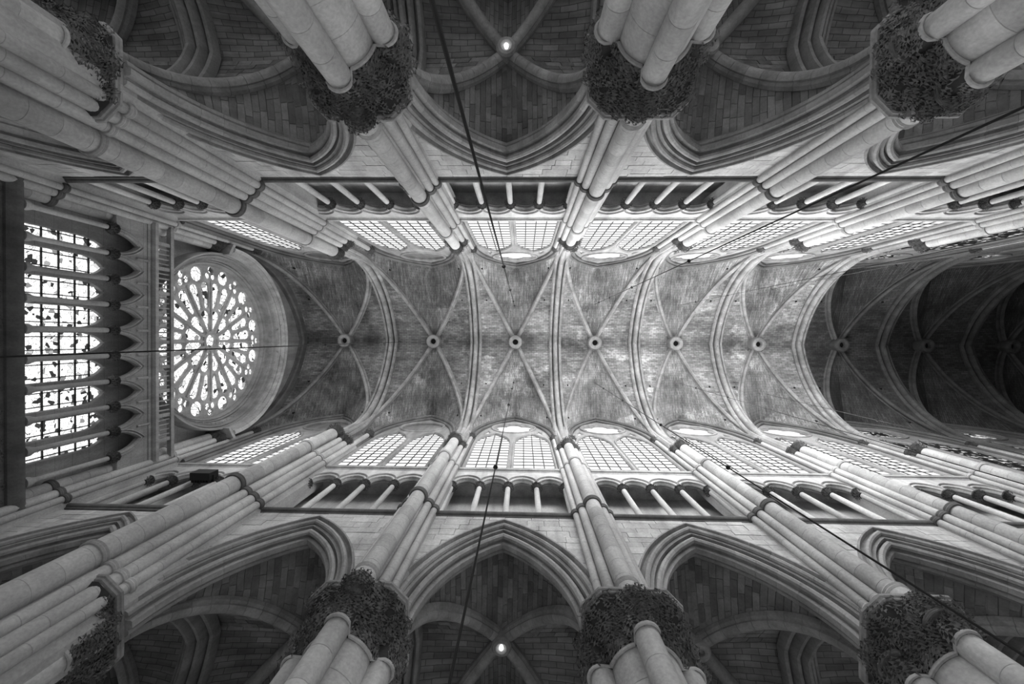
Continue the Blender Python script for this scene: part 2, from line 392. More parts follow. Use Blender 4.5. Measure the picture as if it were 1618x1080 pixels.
def wall_hole(o=.35): return arch_full(A_AR, H_AR, o, 16)
walls = {}
for s, sn in SIDES:
    w = thing('wall_south' if s > 0 else 'wall_north', "nave wall of pale ashlar along the photo's %s edge" % sn, 'wall', rot=srot(s), kind='structure')
    walls[s] = w

stone_pool = {1: [], -1: []}
for i in range(NB):
    b = X[i + 1] - X[i]; xc = (X[i] + X[i + 1]) / 2
    key = round(b, 2)
    def panel(b=b):
        mb = MB()
        hole = [(p[0], p[1] + Z_AB) for p in wall_hole()]
        hb = b / 2 + .02
        loop = [(-hb, Z_AB)] + hole + [(hb, Z_AB), (hb, Z_STR + .1), (-hb, Z_STR + .1)]
        mb.add(*plate([loop], 6.9, 7.75, 0.0))
        return mb.mesh('wall_panel', 'mortar', None)
    me = cached(('panel', key), panel)
    # passage of the triforium: floor, back wall, lintel course and band above the little arches
    def passage(b=b):
        hb = b / 2 + .02; mb = MB()
        mb.box((-hb, 6.86, Z_STR), (hb, 8.3, Z_STR + .22)); mb.box((-hb, 8.05, Z_STR), (hb, 8.4, Z_SILL)); mb.box((-hb, 7.0, 23.35), (hb, 8.4, Z_SILL + .05))
        return mb.mesh('triforium_passage', 'wall', None)
    mp_ = cached(('passage', key), passage)
    def string(b=b):
        hb = b / 2 - .35; mb = MB()
        prof = [(6.95, Z_STR - .02), (6.82, Z_STR - .02), (6.79, Z_STR + .05), (6.73, Z_STR + .07), (6.69, Z_STR + .12), (6.68, Z_STR + .19), (6.71, Z_STR + .22), (6.95, Z_STR + .26)]
        G = np.array([[(x, p[0], p[1]) for p in prof] for x in (-hb, hb)]); mb.grid(G, closed_m=True, caps=True)
        return mb.mesh('string_course', 'string', 30)
    def sill(b=b):
        hb = b / 2 - .35; mb = MB()
        prof = [(7.2, Z_SILL - .04), (6.82, Z_SILL - .03), (6.79, Z_SILL + .03), (6.72, Z_SILL + .05), (6.68, Z_SILL + .10), (6.68, Z_SILL + .17), (6.74, Z_SILL + .22), (7.0, Z_SILL + .8), (7.2, Z_SILL + .85)]
        G = np.array([[(x, p[0], p[1]) for p in prof] for x in (-hb, hb)]); mb.grid(G, closed_m=True, caps=True)
        return mb.mesh('sill_course', 'wall', 30)
    ms, ml = cached(('string', key), string), cached(('sill', key), sill)
    for s, sn in SIDES:
        w = walls[s]; lx = xc * s
        link('wall_panel', me, w, (lx, 0, 0)); link('triforium_passage', mp_, w, (lx, 0, 0))
        link('string_course', ms, w, (lx, 0, 0)); link('sill_course', ml, w, (lx, 0, 0))
    # ashlar stones of the spandrel, cut round the arch
    if i <= 6:
        hb = b / 2 - .45; z = Z_AB + .25; row = 0
        r0 = np.random.default_rng(100 + i)
        outer = arch_half(A_AR, H_AR, .80, 60); oz = outer[:, 1] + Z_AB; ox = outer[:, 0]
        while z < Z_STR - .05:
            hgt = min(float(r0.uniform(.34, .46)), Z_STR - .02 - z)
            if hgt < .12: break
            def xa(zz):
                return float(np.interp(zz, oz, ox)) if zz < oz[-1] else 0.0
            full = z + .0 >= oz[-1] - .02
            # left run from -hb to arch edge, right run mirrored (or one run when above the arch)
            runs = [(-hb, hb)] if full else [(-hb, None), (None, hb)]
            for ra, rb in runs:
                if full:
                    edges = [ra]
                    while edges[-1] < rb - 1.0: edges.append(edges[-1] + float(r0.uniform(.6, 1.15)))
                    edges.append(rb)
                    polys = [[(edges[k] + .008, z + .008), (edges[k + 1] - .008, z + .008), (edges[k + 1] - .008, z + hgt - .008), (edges[k] + .008, z + hgt - .008)] for k in range(len(edges) - 1)]
                else:
                    zs_ = np.linspace(z + .008, z + hgt - .008, 4); xe = [xa(q) for q in zs_]
                    if min(xe) < -hb + .08: continue
                    lim = min(xe) - .25; edges = [-hb]
                    while edges[-1] < lim - .7: edges.append(edges[-1] + float(r0.uniform(.55, 1.05)))
                    polys = [[(edges[k] + .008, z + .008), (edges[k + 1] - .008, z + .008), (edges[k + 1] - .008, z + hgt - .008), (edges[k] + .008, z + hgt - .008)] for k in range(len(edges) - 1)]
                    polys.append([(edges[-1] + .008, z + .008)] + [(xx, q) for xx, q in zip(xe, zs_)] + [(edges[-1] + .008, z + hgt - .008)])
                    if ra is None: polys = [[(-p[0], p[1]) for p in P][::-1] for P in polys]
                for P in polys:
                    pr = float(r0.uniform(0, .018)); mb = MB(); extrude_poly(mb, P, 6.84 - pr, 6.95)
                    for s in (1, -1): stone_pool[s].append((abs(xc + (1 if s > 0 else -1) * P[0][0]), xc * s, mb))
            z += hgt; row += 1
mcache = {}
for s in (1, -1):
    L_ = sorted(stone_pool[s], key=lambda q: q[0])
    for k, (d, lx, mb) in enumerate(L_[:298]):
        if id(mb) not in mcache: mcache[id(mb)] = mb.mesh('ashlar_stone', 'wall', None)
        link('ashlar_stone', mcache[id(mb)], walls[s], (lx, 0, 0))
    rest = MB()
    for d, lx, mb in L_[298:]: rest.add(np.concatenate(mb.v) + np.array([lx, 0, 0]), mb.f)
    if rest.n: link('ashlar_stones', rest.mesh('ashlar_stones', 'wall', None), walls[s], kind='stuff')

# aisle outer walls with their big windows (behind the vaults from here)
wn = [0]
def window_root(label, loc=(0, 0, 0), rot=0.0):
    wn[0] += 1
    return thing('window_%d' % wn[0], label, 'window', loc, rot, kind='structure')
for s, sn in SIDES:
    aw = thing('wall_aisle_south' if s > 0 else 'wall_aisle_north', "outer aisle wall beyond the arcade along the photo's %s edge" % sn, 'wall', rot=srot(s), kind='structure')
    for i in range(NB):
        b = X[i + 1] - X[i]; xc = (X[i] + X[i + 1]) / 2
        def aisle_panel(b=b):
            hb = b / 2 + .05
            mb = MB(); mb.add(*plate([[(-hb, 0), (hb, 0), (hb, 19), (-hb, 19)], lancet(0, 2.1, 4.5, 10.0, 4.0)], 13.8, 14.4, .05)); return mb.mesh('aisle_wall_panel', 'wall', None)
        link('aisle_wall_panel', cached(('awp', round(b, 2)), aisle_panel), aw, (xc * s, 0, 0))
        if i <= 7:
            gm = 'glass_aisle' if s > 0 else 'glass_aisle_brighter'
            def aisle_glass():
                mb = MB(); P = lancet(0, 2.12, 4.4, 10.0, 4.02); mb.add([(p[0], 14.1, p[1]) for p in P], [tuple(range(len(P)))]); return mb.mesh('pane', gm, None)
            def aisle_bar():
                mb = MB(); mb.box((-.09, 13.95, 4.4), (.09, 14.15, 14)); 
                for zz in np.arange(5.3, 13, .9): mb.box((-2.1, 14.03, zz), (2.1, 14.08, zz + .05))
                return mb.mesh('mullion', 'tracery', None)
            wr = window_root("tall aisle window in bay %s from the rose, photo's %s side" % (ORD[i], sn), (xc, 0, 0), srot(s))
            link('pane', cached(('aglass', s), aisle_glass), wr); link('mullion', cached('abar', aisle_bar), wr)
            # roof of the aisle
        link('aisle_roof', cached(('aroof', round(b, 2)), lambda b=b: MB().box((-b / 2 - .05, 7.6, 18.6), (b / 2 + .05, 14.4, 18.9)).mesh('aisle_roof', 'dark_stone', None)), aw, (xc * s, 0, 0))
# far end wall, and an unseen shell added to stop sky light leaking in
link('wall_east', MB().box((49.5, -15, 0), (50, 15, 41)).mesh('wall_east', 'dark_stone', None), kind='structure')
rf = MB(); rf.box((-21, -9, 41), (50, 9, 41.3)); rf.box((-21, 8.4, 18.5), (50, 8.7, 41)); rf.box((-21, -8.7, 18.5), (50, -8.4, 41))
link('light_seal_shell', rf.mesh('light_seal_shell', 'dark_stone', None), kind='structure')

# ------------------------------------------------------------------ piers
LOBES = [(0, .0), (.16, .10), (.40, .08), (.26, .30), (.50, .42), (.27, .52), (.36, .78), (.14, .74), (.0, 1.0)]
def leaf(scale, az, tilt, curl, pos, roll=0.0):
    """one small carved leaf with pointed lobes, raised midrib and a tip that curls outwards; returns verts, faces"""
    L_ = LOBES; R_ = [(-a, b) for a, b in LOBES[1:-1]][::-1]
    pts = L_ + R_; mids = [.08, .34, .62, .86]
    f = lambda t: curl * (.05 + .42 * t * t) - .0
    V = [(f(b) - .10 * abs(a), a, b * (1 - .25 * curl * b)) for a, b in pts] + [(f(b) + .07, 0, b * (1 - .25 * curl * b)) for b in mids]
    V = np.array(V) * scale; n = len(pts); F = []
    for k in range(n):
        b1, b2 = pts[k][1], pts[(k + 1) % n][1]; m = int(np.argmin([abs(q - (b1 + b2) / 2) for q in mids])); F.append((k, (k + 1) % n, n + m))
    for k in range(3):
        for sgn in (1, -1): pass
    cr, sr = math.cos(roll), math.sin(roll); V = V @ np.array([[1, 0, 0], [0, cr, sr], [0, -sr, cr]])
    ct, st = math.cos(tilt), math.sin(tilt); V = V @ np.array([[ct, 0, -st], [0, 1, 0], [st, 0, ct]])
    ca, sa = math.cos(az), math.sin(az); V = V @ np.array([[ca, sa, 0], [-sa, ca, 0], [0, 0, 1]])
    return V + np.array(pos), F

R_DRUM, R_COL, D_COL = .80, .29, .97
def pier_outline(th):
    r = R_DRUM
    for k in range(4):
        d = th - k * PI / 2; q = R_COL ** 2 - (D_COL * math.sin(d)) ** 2
        if math.cos(d) > 0 and q > 0: r = max(r, D_COL * math.cos(d) + math.sqrt(q))
    return r
def abacus_outline(th):
    # square with cut corners
    a = abs(((th + PI / 4) % (PI / 2)) - PI / 4)
    return min(1.30 / math.cos(a), 1.52 / math.cos(PI / 4 - a))
def capital_radius(th, t): return pier_outline(th) * (1 - t ** 1.6) + (abacus_outline(th) - .08) * t ** 1.6

def pier_core_mesh():
    return MB().lathe([(R_DRUM + .12, 0), (R_DRUM + .1, .5), (R_DRUM - .015, .6), (R_DRUM - .015, Z_NECK)], 40).mesh('pier_core', 'mortar', 40)
def pier_drum_mesh():
    return MB().lathe([(R_DRUM - .01, .002), (R_DRUM, .012), (R_DRUM, .848), (R_DRUM - .01, .858)], 40).mesh('pier_drum', 'drum', 40)
def col_drum_mesh():
    return MB().lathe([(R_COL - .008, .002), (R_COL, .01), (R_COL, .848), (R_COL - .008, .858)], 20).mesh('colonnette_drum', 'drum', 40)
def colonnette_mesh():
    return MB().lathe([(R_COL + .1, 0), (R_COL + .08, .45), (R_COL - .012, .6), (R_COL - .012, Z_NECK)], 20).mesh('colonnette', 'mortar', 40)
def bell_mesh():
    T = np.linspace(0, 2 * PI, 97)[:-1]; mb = MB()
    G = np.array([[(capital_radius(t, q) * math.cos(t), capital_radius(t, q) * math.sin(t), Z_NECK + (Z_AB - .2 - Z_NECK) * q) for t in T] for q in np.linspace(0, 1, 9)])
    mb.grid(G, closed_m=True, caps=True); return mb.mesh('capital_bell', 'bell', 50)
def foliage_mesh(cut=False):
    mb = MB(); r0 = np.random.default_rng(3)
    for tier, q in enumerate((0.02, .14, .27, .40, .53, .66, .78, .88)):
        n = 60
        for k in range(n):
            th = 2 * PI * (k + .5 * (tier % 2) + r0.uniform(-.35, .35)) / n; qq = q + r0.uniform(-.05, .05)
            qq = min(max(qq, 0), .9); r = capital_radius(th, qq) + r0.uniform(-.02, .05)
            if cut and r * math.sin(th) < -.80: r0.random(5); continue
            mb.add(*leaf(r0.uniform(.22, .40), th + r0.uniform(-.6, .6), r0.uniform(-.1, 1.0), r0.uniform(.5, 1.3), (r * math.cos(th), r * math.sin(th), Z_NECK + (Z_AB - .2 - Z_NECK) * qq), r0.uniform(-.9, .9)))
    return mb.mesh('capital_foliage', 'foliage', 25)
def abacus_mesh():
    T = np.linspace(0, 2 * PI, 65)[:-1] + .0001; mb = MB()
    pts = [(-.10, -.16), (-.05, -.14), (-.04, -.08), (.0, -.06), (.01, 0), (-.6, .001)]
    G = np.array([[((abacus_outline(t) + o) * math.cos(t), (abacus_outline(t) + o) * math.sin(t), Z_AB + z) for t in T] for o, z in pts])
    mb.grid(G, closed_m=True, caps=True); return mb.mesh('abacus', 'arch', 25)
def torus_ring(r, z, th=.06, hgt=.2, n=24):
    return MB().lathe([(r - .02, z), (r + th * .6, z + .01), (r + th, z + hgt * .3), (r + th * .7, z + hgt * .5), (r + th * 1.1, z + hgt * .75), (r + th * .6, z + hgt), (r - .02, z + hgt)], n)
def necking_mesh():
    mb = MB(); T = np.linspace(0, 2 * PI, 97)[:-1]; G = []
    for t in T:
        r = pier_outline(t); c = np.array([math.cos(t), math.sin(t), 0])
        G.append([tuple(c * (r + .035 + .05 * math.cos(p)) + np.array([0, 0, Z_NECK + .05 * math.sin(p)])) for p in np.arange(8) * PI / 4])
    mb.grid(np.array(G), closed_m=True, closed_n=True); return mb.mesh('necking', 'shaft', 40)
def vault_cap_meshes(r):
    """capital of one vault shaft: bell and its ring of leaves"""
    bell = MB(); fol = MB(); r0 = np.random.default_rng(5)
    bell.lathe([(r, -.62), (r + .04, -.55), (r + .01, -.5), (r + .03, -.25), (r + .09, -.06), (r + .11, 0), (r + .11, .08), (r * .5, .1)], 16)
    n = max(8, int(r * 52))
    for tier, (zz, rr) in enumerate(((-.5, .01), (-.32, .04), (-.16, .1))):
        for k in range(n):
            th = 2 * PI * (k + .5 * tier) / n
            fol.add(*leaf(r0.uniform(.18, .26) * (1 if r > .145 else .7), th, r0.uniform(.2, .7), 1.0, ((r + rr) * math.cos(th), (r + rr) * math.sin(th), zz), r0.uniform(-.5, .5)))
    return bell.mesh('vault_capital', 'bell', 40), fol.mesh('capital_leaves', 'leaf_dark', 25)

def bundle(i):
    r = RSH[i]
    if i == 1: return [(s * a, c, q) for s in (1, -1) for a, c, q in ((.47, .36, .18), (.75, .60, .20), (1.0, .82, .16))]
    if i == 0: return [(s * a, c, q) for s in (1, -1) for a, c, q in ((.38, .2, .18), (.66, .42, .14))]
    d = 6.3 - WSH[i]
    return [(s * a, c + d * .6, q) for s in (1, -1) for a, c, q in ((.41, .20, .165), (.66, .40, .13))]

DRUM_H = .72
for i in range(len(X) - 1):
    for s, sn in SIDES:
        W_ = WSH[i]; r = RSH[i]; offs = bundle(i)
        if i >= 8: continue
        cap_txt = ' with a leafy capital' if i < 6 else ' above the triforium'
        p = thing('compound_pier', "clustered stone pier%s, %s from the rose window, photo's %s row" % (cap_txt, ORD[i], sn), 'pier', (X[i], 0, 0), srot(s), group='piers of the nave')
        link('pier_core', cached('pcore', pier_core_mesh), p, (0, YP, 0))
        if i < 6:
            for q in range(6, 12): link('pier_drum', cached('pdrum', pier_drum_mesh), p, (0, YP, .6 + q * .8583))
        for k in range(4):
            if i in (0, 1) and k == 3: continue
            th = k * PI / 2
            if i < 6:
                for q in range(5, 12): link('colonnette_drum', cached('cdrum', col_drum_mesh), p, (D_COL * math.cos(th), YP + D_COL * math.sin(th), .6 + q * .8583))
            if i >= 4:
                cm_ = cached('collar', lambda: torus_ring(R_COL + .07, 11.42, .05, .12).mesh('collar', 'ring', 40)); link('collar', cm_, p, ((D_COL + .05) * math.cos(th), YP + (D_COL + .05) * math.sin(th), 0))
            link('colonnette', cached('pcol', colonnette_mesh), p, (D_COL * math.cos(th), YP + D_COL * math.sin(th), 0))
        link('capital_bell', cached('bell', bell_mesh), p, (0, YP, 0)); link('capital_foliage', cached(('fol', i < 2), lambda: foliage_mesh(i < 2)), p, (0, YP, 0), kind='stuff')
        link('abacus', cached('abac', abacus_mesh), p, (0, YP, 0)); link('necking', cached('neck', necking_mesh), p, (0, YP, 0))
        z0 = 0.0 if i <= 1 else Z_AB
        # stepped core behind the vault shafts
        def core(i=i, W_=W_, offs=offs, z0=z0):
            o = sorted([q for q in offs if q[0] > 0]); half = [(.06, W_ - .1)]
            for dx, dy, q in o: half += [(dx - q * .75, W_ + dy - q * .2 + .02), (dx + q * .4, W_ + dy + .02)]
            half += [(o[-1][0] + o[-1][2] * .9, 6.88), (o[-1][0] + .05, 7.6)]
            if i == 1: half[-2:] = [(o[-1][0] + .2, 6.9), (o[-1][0] + .2, 7.6)]
            poly = half + [(-a, b_) for a, b_ in half[::-1]]
            mb = MB(); mb.prism(poly, z0, Z_CAP + .4); return mb.mesh('shaft_core', 'wall', None)
        link('shaft_core', cached(('core', i if i < 3 else 3), core), p)
        if 2 <= i <= 5:
            cb_ = MB().lathe([(.05, Z_AB - .62), (.22, Z_AB - .5), (.33, Z_AB - .2), (.40, Z_AB - .05), (.40, Z_AB)], 20).mesh('shaft_corbel', 'foliage', 40) if 'corb' not in CACHE else CACHE['corb']; CACHE['corb'] = cb_
            co_ = link('shaft_corbel', cb_, p, (0, W_, 0)); link('corbel_leaves', cached(('vcap', 'corb'), lambda: vault_cap_meshes(.26))[1], co_, (0, 0, Z_AB), kind='stuff')
        nd = int(round((Z_CAP - .6 - z0) / DRUM_H)); dh = (Z_CAP - .6 - z0) / nd
        def drum(r=r, dh=dh):
            return MB().lathe([(r - .008, .001), (r, .008), (r, dh - .008), (r - .008, dh - .001)], 24).mesh('shaft_drum', 'drum', 40)
        dm = cached(('drum', round(r, 3), round(dh, 4)), drum)
        for k in range(nd): link('shaft_drum', dm, p, (0, W_, z0 + k * dh))
        for (dx, dy, q) in offs:
            top = Z_CAP - .55 if q > .145 and not (i == 1 and abs(dx) > .9) else 30.6
            def sh(q=q, z0=z0, top=top): return MB().lathe([(q, z0), (q, top)], 16).mesh('shaft', 'shaft', 40)
            link('shaft', cached(('sh', q, z0, top), sh), p, (dx, W_ + dy, 0))
        for zr, fat in ((Z_AB + .32, 1.0), (Z_STR, 1.25), (Z_SILL, 1.0)):
            for (dx, dy, q) in [(0, 0, r)] + offs:
                def rg(q=q, zr=zr, fat=fat): return torus_ring(q, zr, .07 * fat * (.7 + q), .2 * fat).mesh('shaft_ring', 'ring' if fat > 1 else 'shaft', 40)
                link('shaft_ring', cached(('ring', q, zr), rg), p, (dx, W_ + dy, 0))
        if i >= 2:
            for (dx, dy, q) in [(0, 0, r)] + offs:
                def bs(q=q): return MB().lathe([(q + .07, Z_AB), (q + .06, Z_AB + .05), (q + .035, Z_AB + .34), (q, Z_AB + .36)], 20).mesh('shaft_base', 'drum', 40)
                link('shaft_base', cached(('base', q), bs), p, (dx, W_ + dy, 0))
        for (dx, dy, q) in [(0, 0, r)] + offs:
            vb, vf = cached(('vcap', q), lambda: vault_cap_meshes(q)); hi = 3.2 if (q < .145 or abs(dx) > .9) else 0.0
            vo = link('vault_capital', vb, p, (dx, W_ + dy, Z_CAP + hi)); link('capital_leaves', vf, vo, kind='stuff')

# ------------------------------------------------------------------ arcade arches in voussoirs
OUT_O = [(.86, 6.95), (.86, 6.80), (.83, 6.73), (.78, 6.74), (.77, 6.84), (.75, 7.02), (.69, 7.04), (.655, 6.86), (.61, 6.77), (.54, 6.75), (.48, 6.79), (.46, 6.87), (.52, 6.96), (.50, 7.10), (.40, 7.12), (.31, 7.06), (.31, 7.2), (.50, 7.30)]
IN_O = [(.33, 7.06), (.27, 6.97), (.18, 6.95), (.11, 7.00), (.10, 7.09), (.20, 7.14), (.18, 7.21), (.06, 7.20), (.0, 7.23), (.0, 7.40), (.07, 7.43), (.14, 7.44), (.10, 7.51), (.11, 7.60), (.18, 7.65), (.27, 7.63), (.33, 7.54), (.5, 7.4), (.5, 7.2)]
AI_O = [(.31, 7.53), (.40, 7.56), (.45, 7.65), (.43, 7.75), (.55, 7.85), (.85, 7.85), (.85, 7.5), (.5, 7.35)]
def voussoir(prof, f0, f1, right):
    cols = [arch_half(A_AR, H_AR, o, 3, f0=f0, f1=f1) for o, d in prof]; sg = -1 if right else 1
    G = np.stack([np.stack([sg * c[:, 0], np.full(3, d), c[:, 1] + Z_AB], 1) for c, (o, d) in zip(cols, prof)], 1)
    mb = MB(); mb.grid(G, closed_m=True, caps=True)
    if right: mb.f = [q[::-1] for q in mb.f]
    return mb
def arch_orders():
    res = []
    for nm, prof, n in (('outer_voussoir', OUT_O, 9), ('inner_voussoir', IN_O, 8), ('aisle_voussoir', AI_O, 8)):
        for right in (False, True):
            for k in range(n):
                gp = .0006 if k else 0.0
                res.append((nm, voussoir(prof, k / n + gp, (k + 1) / n - (.0006 if k < n - 1 else 0), right).mesh(nm, 'arch', 35)))
    return res
def arch_core():
    mb = MB(); arch_sweep(mb, [(.40, 7.1), (.36, 7.3), (.40, 7.5), (.9, 7.5), (.9, 7.0)], A_AR, H_AR, Z_AB, 20); return mb.mesh('arch_core', 'mortar', None)
for i in range(6):
    xc = (X[i] + X[i + 1]) / 2
    for s, sn in SIDES:
        t = thing('arcade_arch', "pointed moulded arcade arch in bay %s from the rose window, photo's %s side" % (ORD[i], sn), 'arch', (xc, 0, 0), srot(s), group='arches of the nave arcade')
        for nm, me in cached('orders', arch_orders): link(nm, me, t)
        link('arch_core', cached('acore', arch_core), t)

# ------------------------------------------------------------------ triforium arcades
ZT0, ZTC = Z_STR + .22, 22.05
def tri_capital():
    mb = MB(); mb.lathe([(.12, -.36), (.16, -.33), (.125, -.30), (.15, -.12), (.21, -.04)], 12)
    mb.lathe([(.2, -.04), (.25, .0), (.25, .06), (.1, .06)], 8); return mb.mesh('capital', 'bell', 40)
def tri_leaves():
    mb = MB(); r0 = np.random.default_rng(8)
    for tier, (zz, rr) in enumerate(((-.28, .10), (-.16, .14))):
        for k in range(9):
            th = 2 * PI * (k + .5 * tier) / 9; mb.add(*leaf(.24, th, .55, 1.2, (rr * math.cos(th), rr * math.sin(th), zz), r0.uniform(-.3, .3)))
    return mb.mesh('capital_leaves', 'foliage', 25)
def tri_shaft(): return MB().lathe([(.22, ZT0), (.22, ZT0 + .1), (.16, ZT0 + .16), (.19, ZT0 + .22), (.135, ZT0 + .3), (.125, ZTC - .34)], 14).mesh('colonnette', 'drum', 40)
YT = 7.02
for i in range(NB):
    if i > 7: continue
    b = X[i + 1] - X[i]; xc = (X[i] + X[i + 1]) / 2; n = 5 if i == 0 else 4
    x0, x1 = -b / 2 + .72, b / 2 - .72
    if i in (0, 1): x1, x0 = (b / 2 - 1.05, x0) if i == 0 else (x1, -b / 2 + 1.05)
    st = (x1 - x0) / n
    def screen():
        loop = [(-b / 2 + .3, ZTC + .05)]
        for k in range(n):
            c = x0 + (k + .5) * st; loop += [(c + p[0], ZTC + .05 + p[1]) for p in arch_full(st / 2 - .13, (st / 2 - .13) * 1.18, 0, 7)]
        loop += [(b / 2 - .3, ZTC + .05), (b / 2 - .3, Z_SILL), (-b / 2 + .3, Z_SILL)]
        mb = MB(); mb.add(*plate([loop], 6.84, 7.2, .03)); return mb.mesh('arch_screen', 'wall', None)
    def mould():
        mb = MB(); a = st / 2 - .13; arch_sweep(mb, [(.0, 6.92), (.04, 6.86), (.1, 6.86), (.12, 6.80), (.16, 6.76), (.2, 6.80), (.2, 6.95), (.02, 7.0)], a, a * 1.18, ZTC + .05, 9); return mb.mesh('arch_moulding', 'arch', 35)
    def mould_in():
        mb = MB(); a = st / 2 - .13; arch_sweep(mb, [(-.09, 7.04), (-.06, 6.98), (.0, 6.96), (.03, 7.1), (-.06, 7.12)], a, a * 1.18, ZTC + .05, 9); return mb.mesh('arch_moulding', 'tracery', 35)
    kk = ('tri', i if i < 2 else round(b, 2))
    sc_, mo, mi = cached(kk + ('s',), screen), cached(kk + ('m',), mould), cached(kk + ('i',), mould_in)
    for s, sn in SIDES:
        if i > 5: lab = "far triforium arcade in bay %s from the rose window, photo's %s side" % (ORD[i], sn)
        else: lab = "triforium arcade of %d small arches, bay %s from the rose, photo's %s side" % (n, ORD[i], sn)
        t = thing('triforium_arcade', lab, 'arcade', (xc, 0, 0), srot(s), group='triforium arcades')
        link('arch_screen', sc_, t)
        for k in range(n):
            c = x0 + (k + .5) * st
            link('arch_moulding', mo, t, ((c if s > 0 or True else -c), 0, 0)); link('arch_moulding', mi, t, (c, 0, 0))
        for k in range(n + 1):
            co = link('colonnette', cached('trsh', tri_shaft), t, (x0 + k * st, YT, 0))
            cp = link('capital', cached('trcap', tri_capital), co, (0, 0, ZTC)); cp2 = link('capital_leaves', cached('trlv', tri_leaves), co, (0, 0, ZTC), kind='stuff')

# ------------------------------------------------------------------ clerestory windows
A_F, ZF, H_F = 2.82, 31.2, 6.3     # wall arch round each window
LC, LA, LZ0, LZS, LH = 1.37, 1.17, 24.3, 30.0, 2.6
OCZ, OCR = 34.55, 1.62
YG = 7.0
def foil(cx, cz, R, n=6):
    pts = []
    for k in range(n):
        a = 2 * PI * k / n + PI / n; q = PI / n
        for tt in np.linspace(-1.15, 1.15, 7): pts.append((cx + R * .62 * math.cos(a) + R * .38 * math.cos(a + tt * 1.25), cz + R * .62 * math.sin(a) + R * .38 * math.sin(a + tt * 1.25)))
    return pts
def window_plate(b, blind):
    hb = b / 2 - .3
    arch = [(p[0], p[1] + ZF) for p in arch_full(A_F, H_F, .25, 14)]
    outer = [(-hb, Z_SILL), (hb, Z_SILL), (hb, ZF)] + arch[::-1] + [(-hb, ZF)]
    loops = [outer, lancet(-LC, LA, LZ0, LZS, LH), lancet(LC, LA, LZ0, LZS, LH), circ(0, OCZ, OCR, 40)]
    if not blind:
        for sx in (-1, 1): loops.append([(sx * x, z) for x, z in ((1.75, 32.9), (2.15, 32.5), (2.15, 33.1), (1.95, 33.6))])
    mb = MB(); mb.add(*plate(loops, 6.88, 7.2, .05)); return mb.mesh('tracery', 'tracery', 30)
def lancet_mould():
    mb = MB()
    prof = [(.0, 6.9), (.05, 6.82), (.13, 6.82), (.18, 6.9), (.1, 7.0)]
    for sx in (-1, 1): arch_sweep(mb, prof, LA, LH, LZS, 10, stilt=LZS - Z_SILL - .4, x0=sx * LC)
    return mb.mesh('lancet_moulding', 'tracery', 35)
def oculus_ring():
    mb = MB(); prof = [(OCR - .02, 7.0), (OCR - .02, 6.88), (OCR + .07, 6.78), (OCR + .17, 6.8), (OCR + .2, 6.92), (OCR + .1, 7.05)]
    a = np.linspace(0, 2 * PI, 49)[:-1]
    mb.grid(np.array([[(q * math.cos(t), d, OCZ + q * math.sin(t)) for q, d in prof] for t in a]), closed_m=True, closed_n=True); return mb.mesh('oculus_ring', 'tracery', 35)
def oculus_foils():
    mb = MB(); mb.add(*plate([circ(0, OCZ, OCR + .01, 40), foil(0, OCZ, OCR - .05)], 6.92, 7.05, .02)); return mb.mesh('oculus_foils', 'tracery', 30)
def jamb():
    mb = MB(); prof = [(.32, 6.56), (.24, 6.50), (.14, 6.52), (.09, 6.62), (.12, 6.70), (.04, 6.72), (-.04, 6.68), (-.12, 6.72), (-.14, 6.82), (-.1, 6.92), (.3, 6.98), (.45, 6.8)]
    arch_sweep(mb, prof, A_F, H_F, ZF, 16, stilt=ZF - Z_SILL - .2); return mb.mesh('wall_arch', 'wall_arch', 35)
def panes(rows, cols):
    res = []
    for sx in (-1, 1):
        L_ = ccw(lancet(sx * LC, LA + .02, LZ0 - .1, LZS, LH + .03))
        zs = np.linspace(LZ0 - .1, LZS + LH + .03, rows + 1); xs = np.linspace(sx * LC - LA - .02, sx * LC + LA + .02, cols + 1)
        for r_ in range(rows):
            for c_ in range(cols):
                q = clip_convex([(xs[c_] + .022, zs[r_] + .022), (xs[c_ + 1] - .022, zs[r_] + .022), (xs[c_ + 1] - .022, zs[r_ + 1] - .022), (xs[c_] + .022, zs[r_ + 1] - .022)], L_)
                if len(q) >= 3: res.append(q)
    return res
def bars(rows, cols):
    mb = MB()
    for sx in (-1, 1):
        zs = np.linspace(LZ0 - .1, LZS + LH + .03, rows + 1); xs = np.linspace(sx * LC - LA - .02, sx * LC + LA + .02, cols + 1)
        R = (LA * LA + LH * LH) / (2 * LA)
        for z in zs[1:-1]:
            hw = LA if z < LZS else max(.05, math.sqrt(max(R * R - (z - LZS) ** 2, 0)) - (R - LA))
            mb.box((sx * LC - hw, YG - .035, z - .028), (sx * LC + hw, YG + .02, z + .028))
        for x in xs[1:-1]:
            dx = abs(x - sx * LC); zt = LZS + math.sqrt(max(R * R - (dx + R - LA) ** 2, 0))
            mb.box((x - .028, YG - .045, LZ0), (x + .028, YG + .02, zt))
    return mb.mesh('glazing_bars', 'lead', None)
def pane_mesh(q, mat):
    mb = MB(); mb.add([(p[0], YG, p[1]) for p in q], [tuple(range(len(q)))]); return mb.mesh('pane', mat, None)
ROWS, COLS = 14, 4
PQ = panes(ROWS, COLS)
BACK = {}
def back_sheet(mat):
    mb = MB(); P = circ(0, OCZ, OCR, 32); mb.add([(p[0], YG + .05, p[1]) for p in P], [tuple(range(len(P)))]); return mb.mesh('oculus_pane', mat, None)
def blind_disc():
    mb = MB(); P = circ(0, OCZ, OCR + .02, 32); extrude_poly(mb, P, 7.04, 7.2); return mb.mesh('blind_oculus', 'mortar', 40)
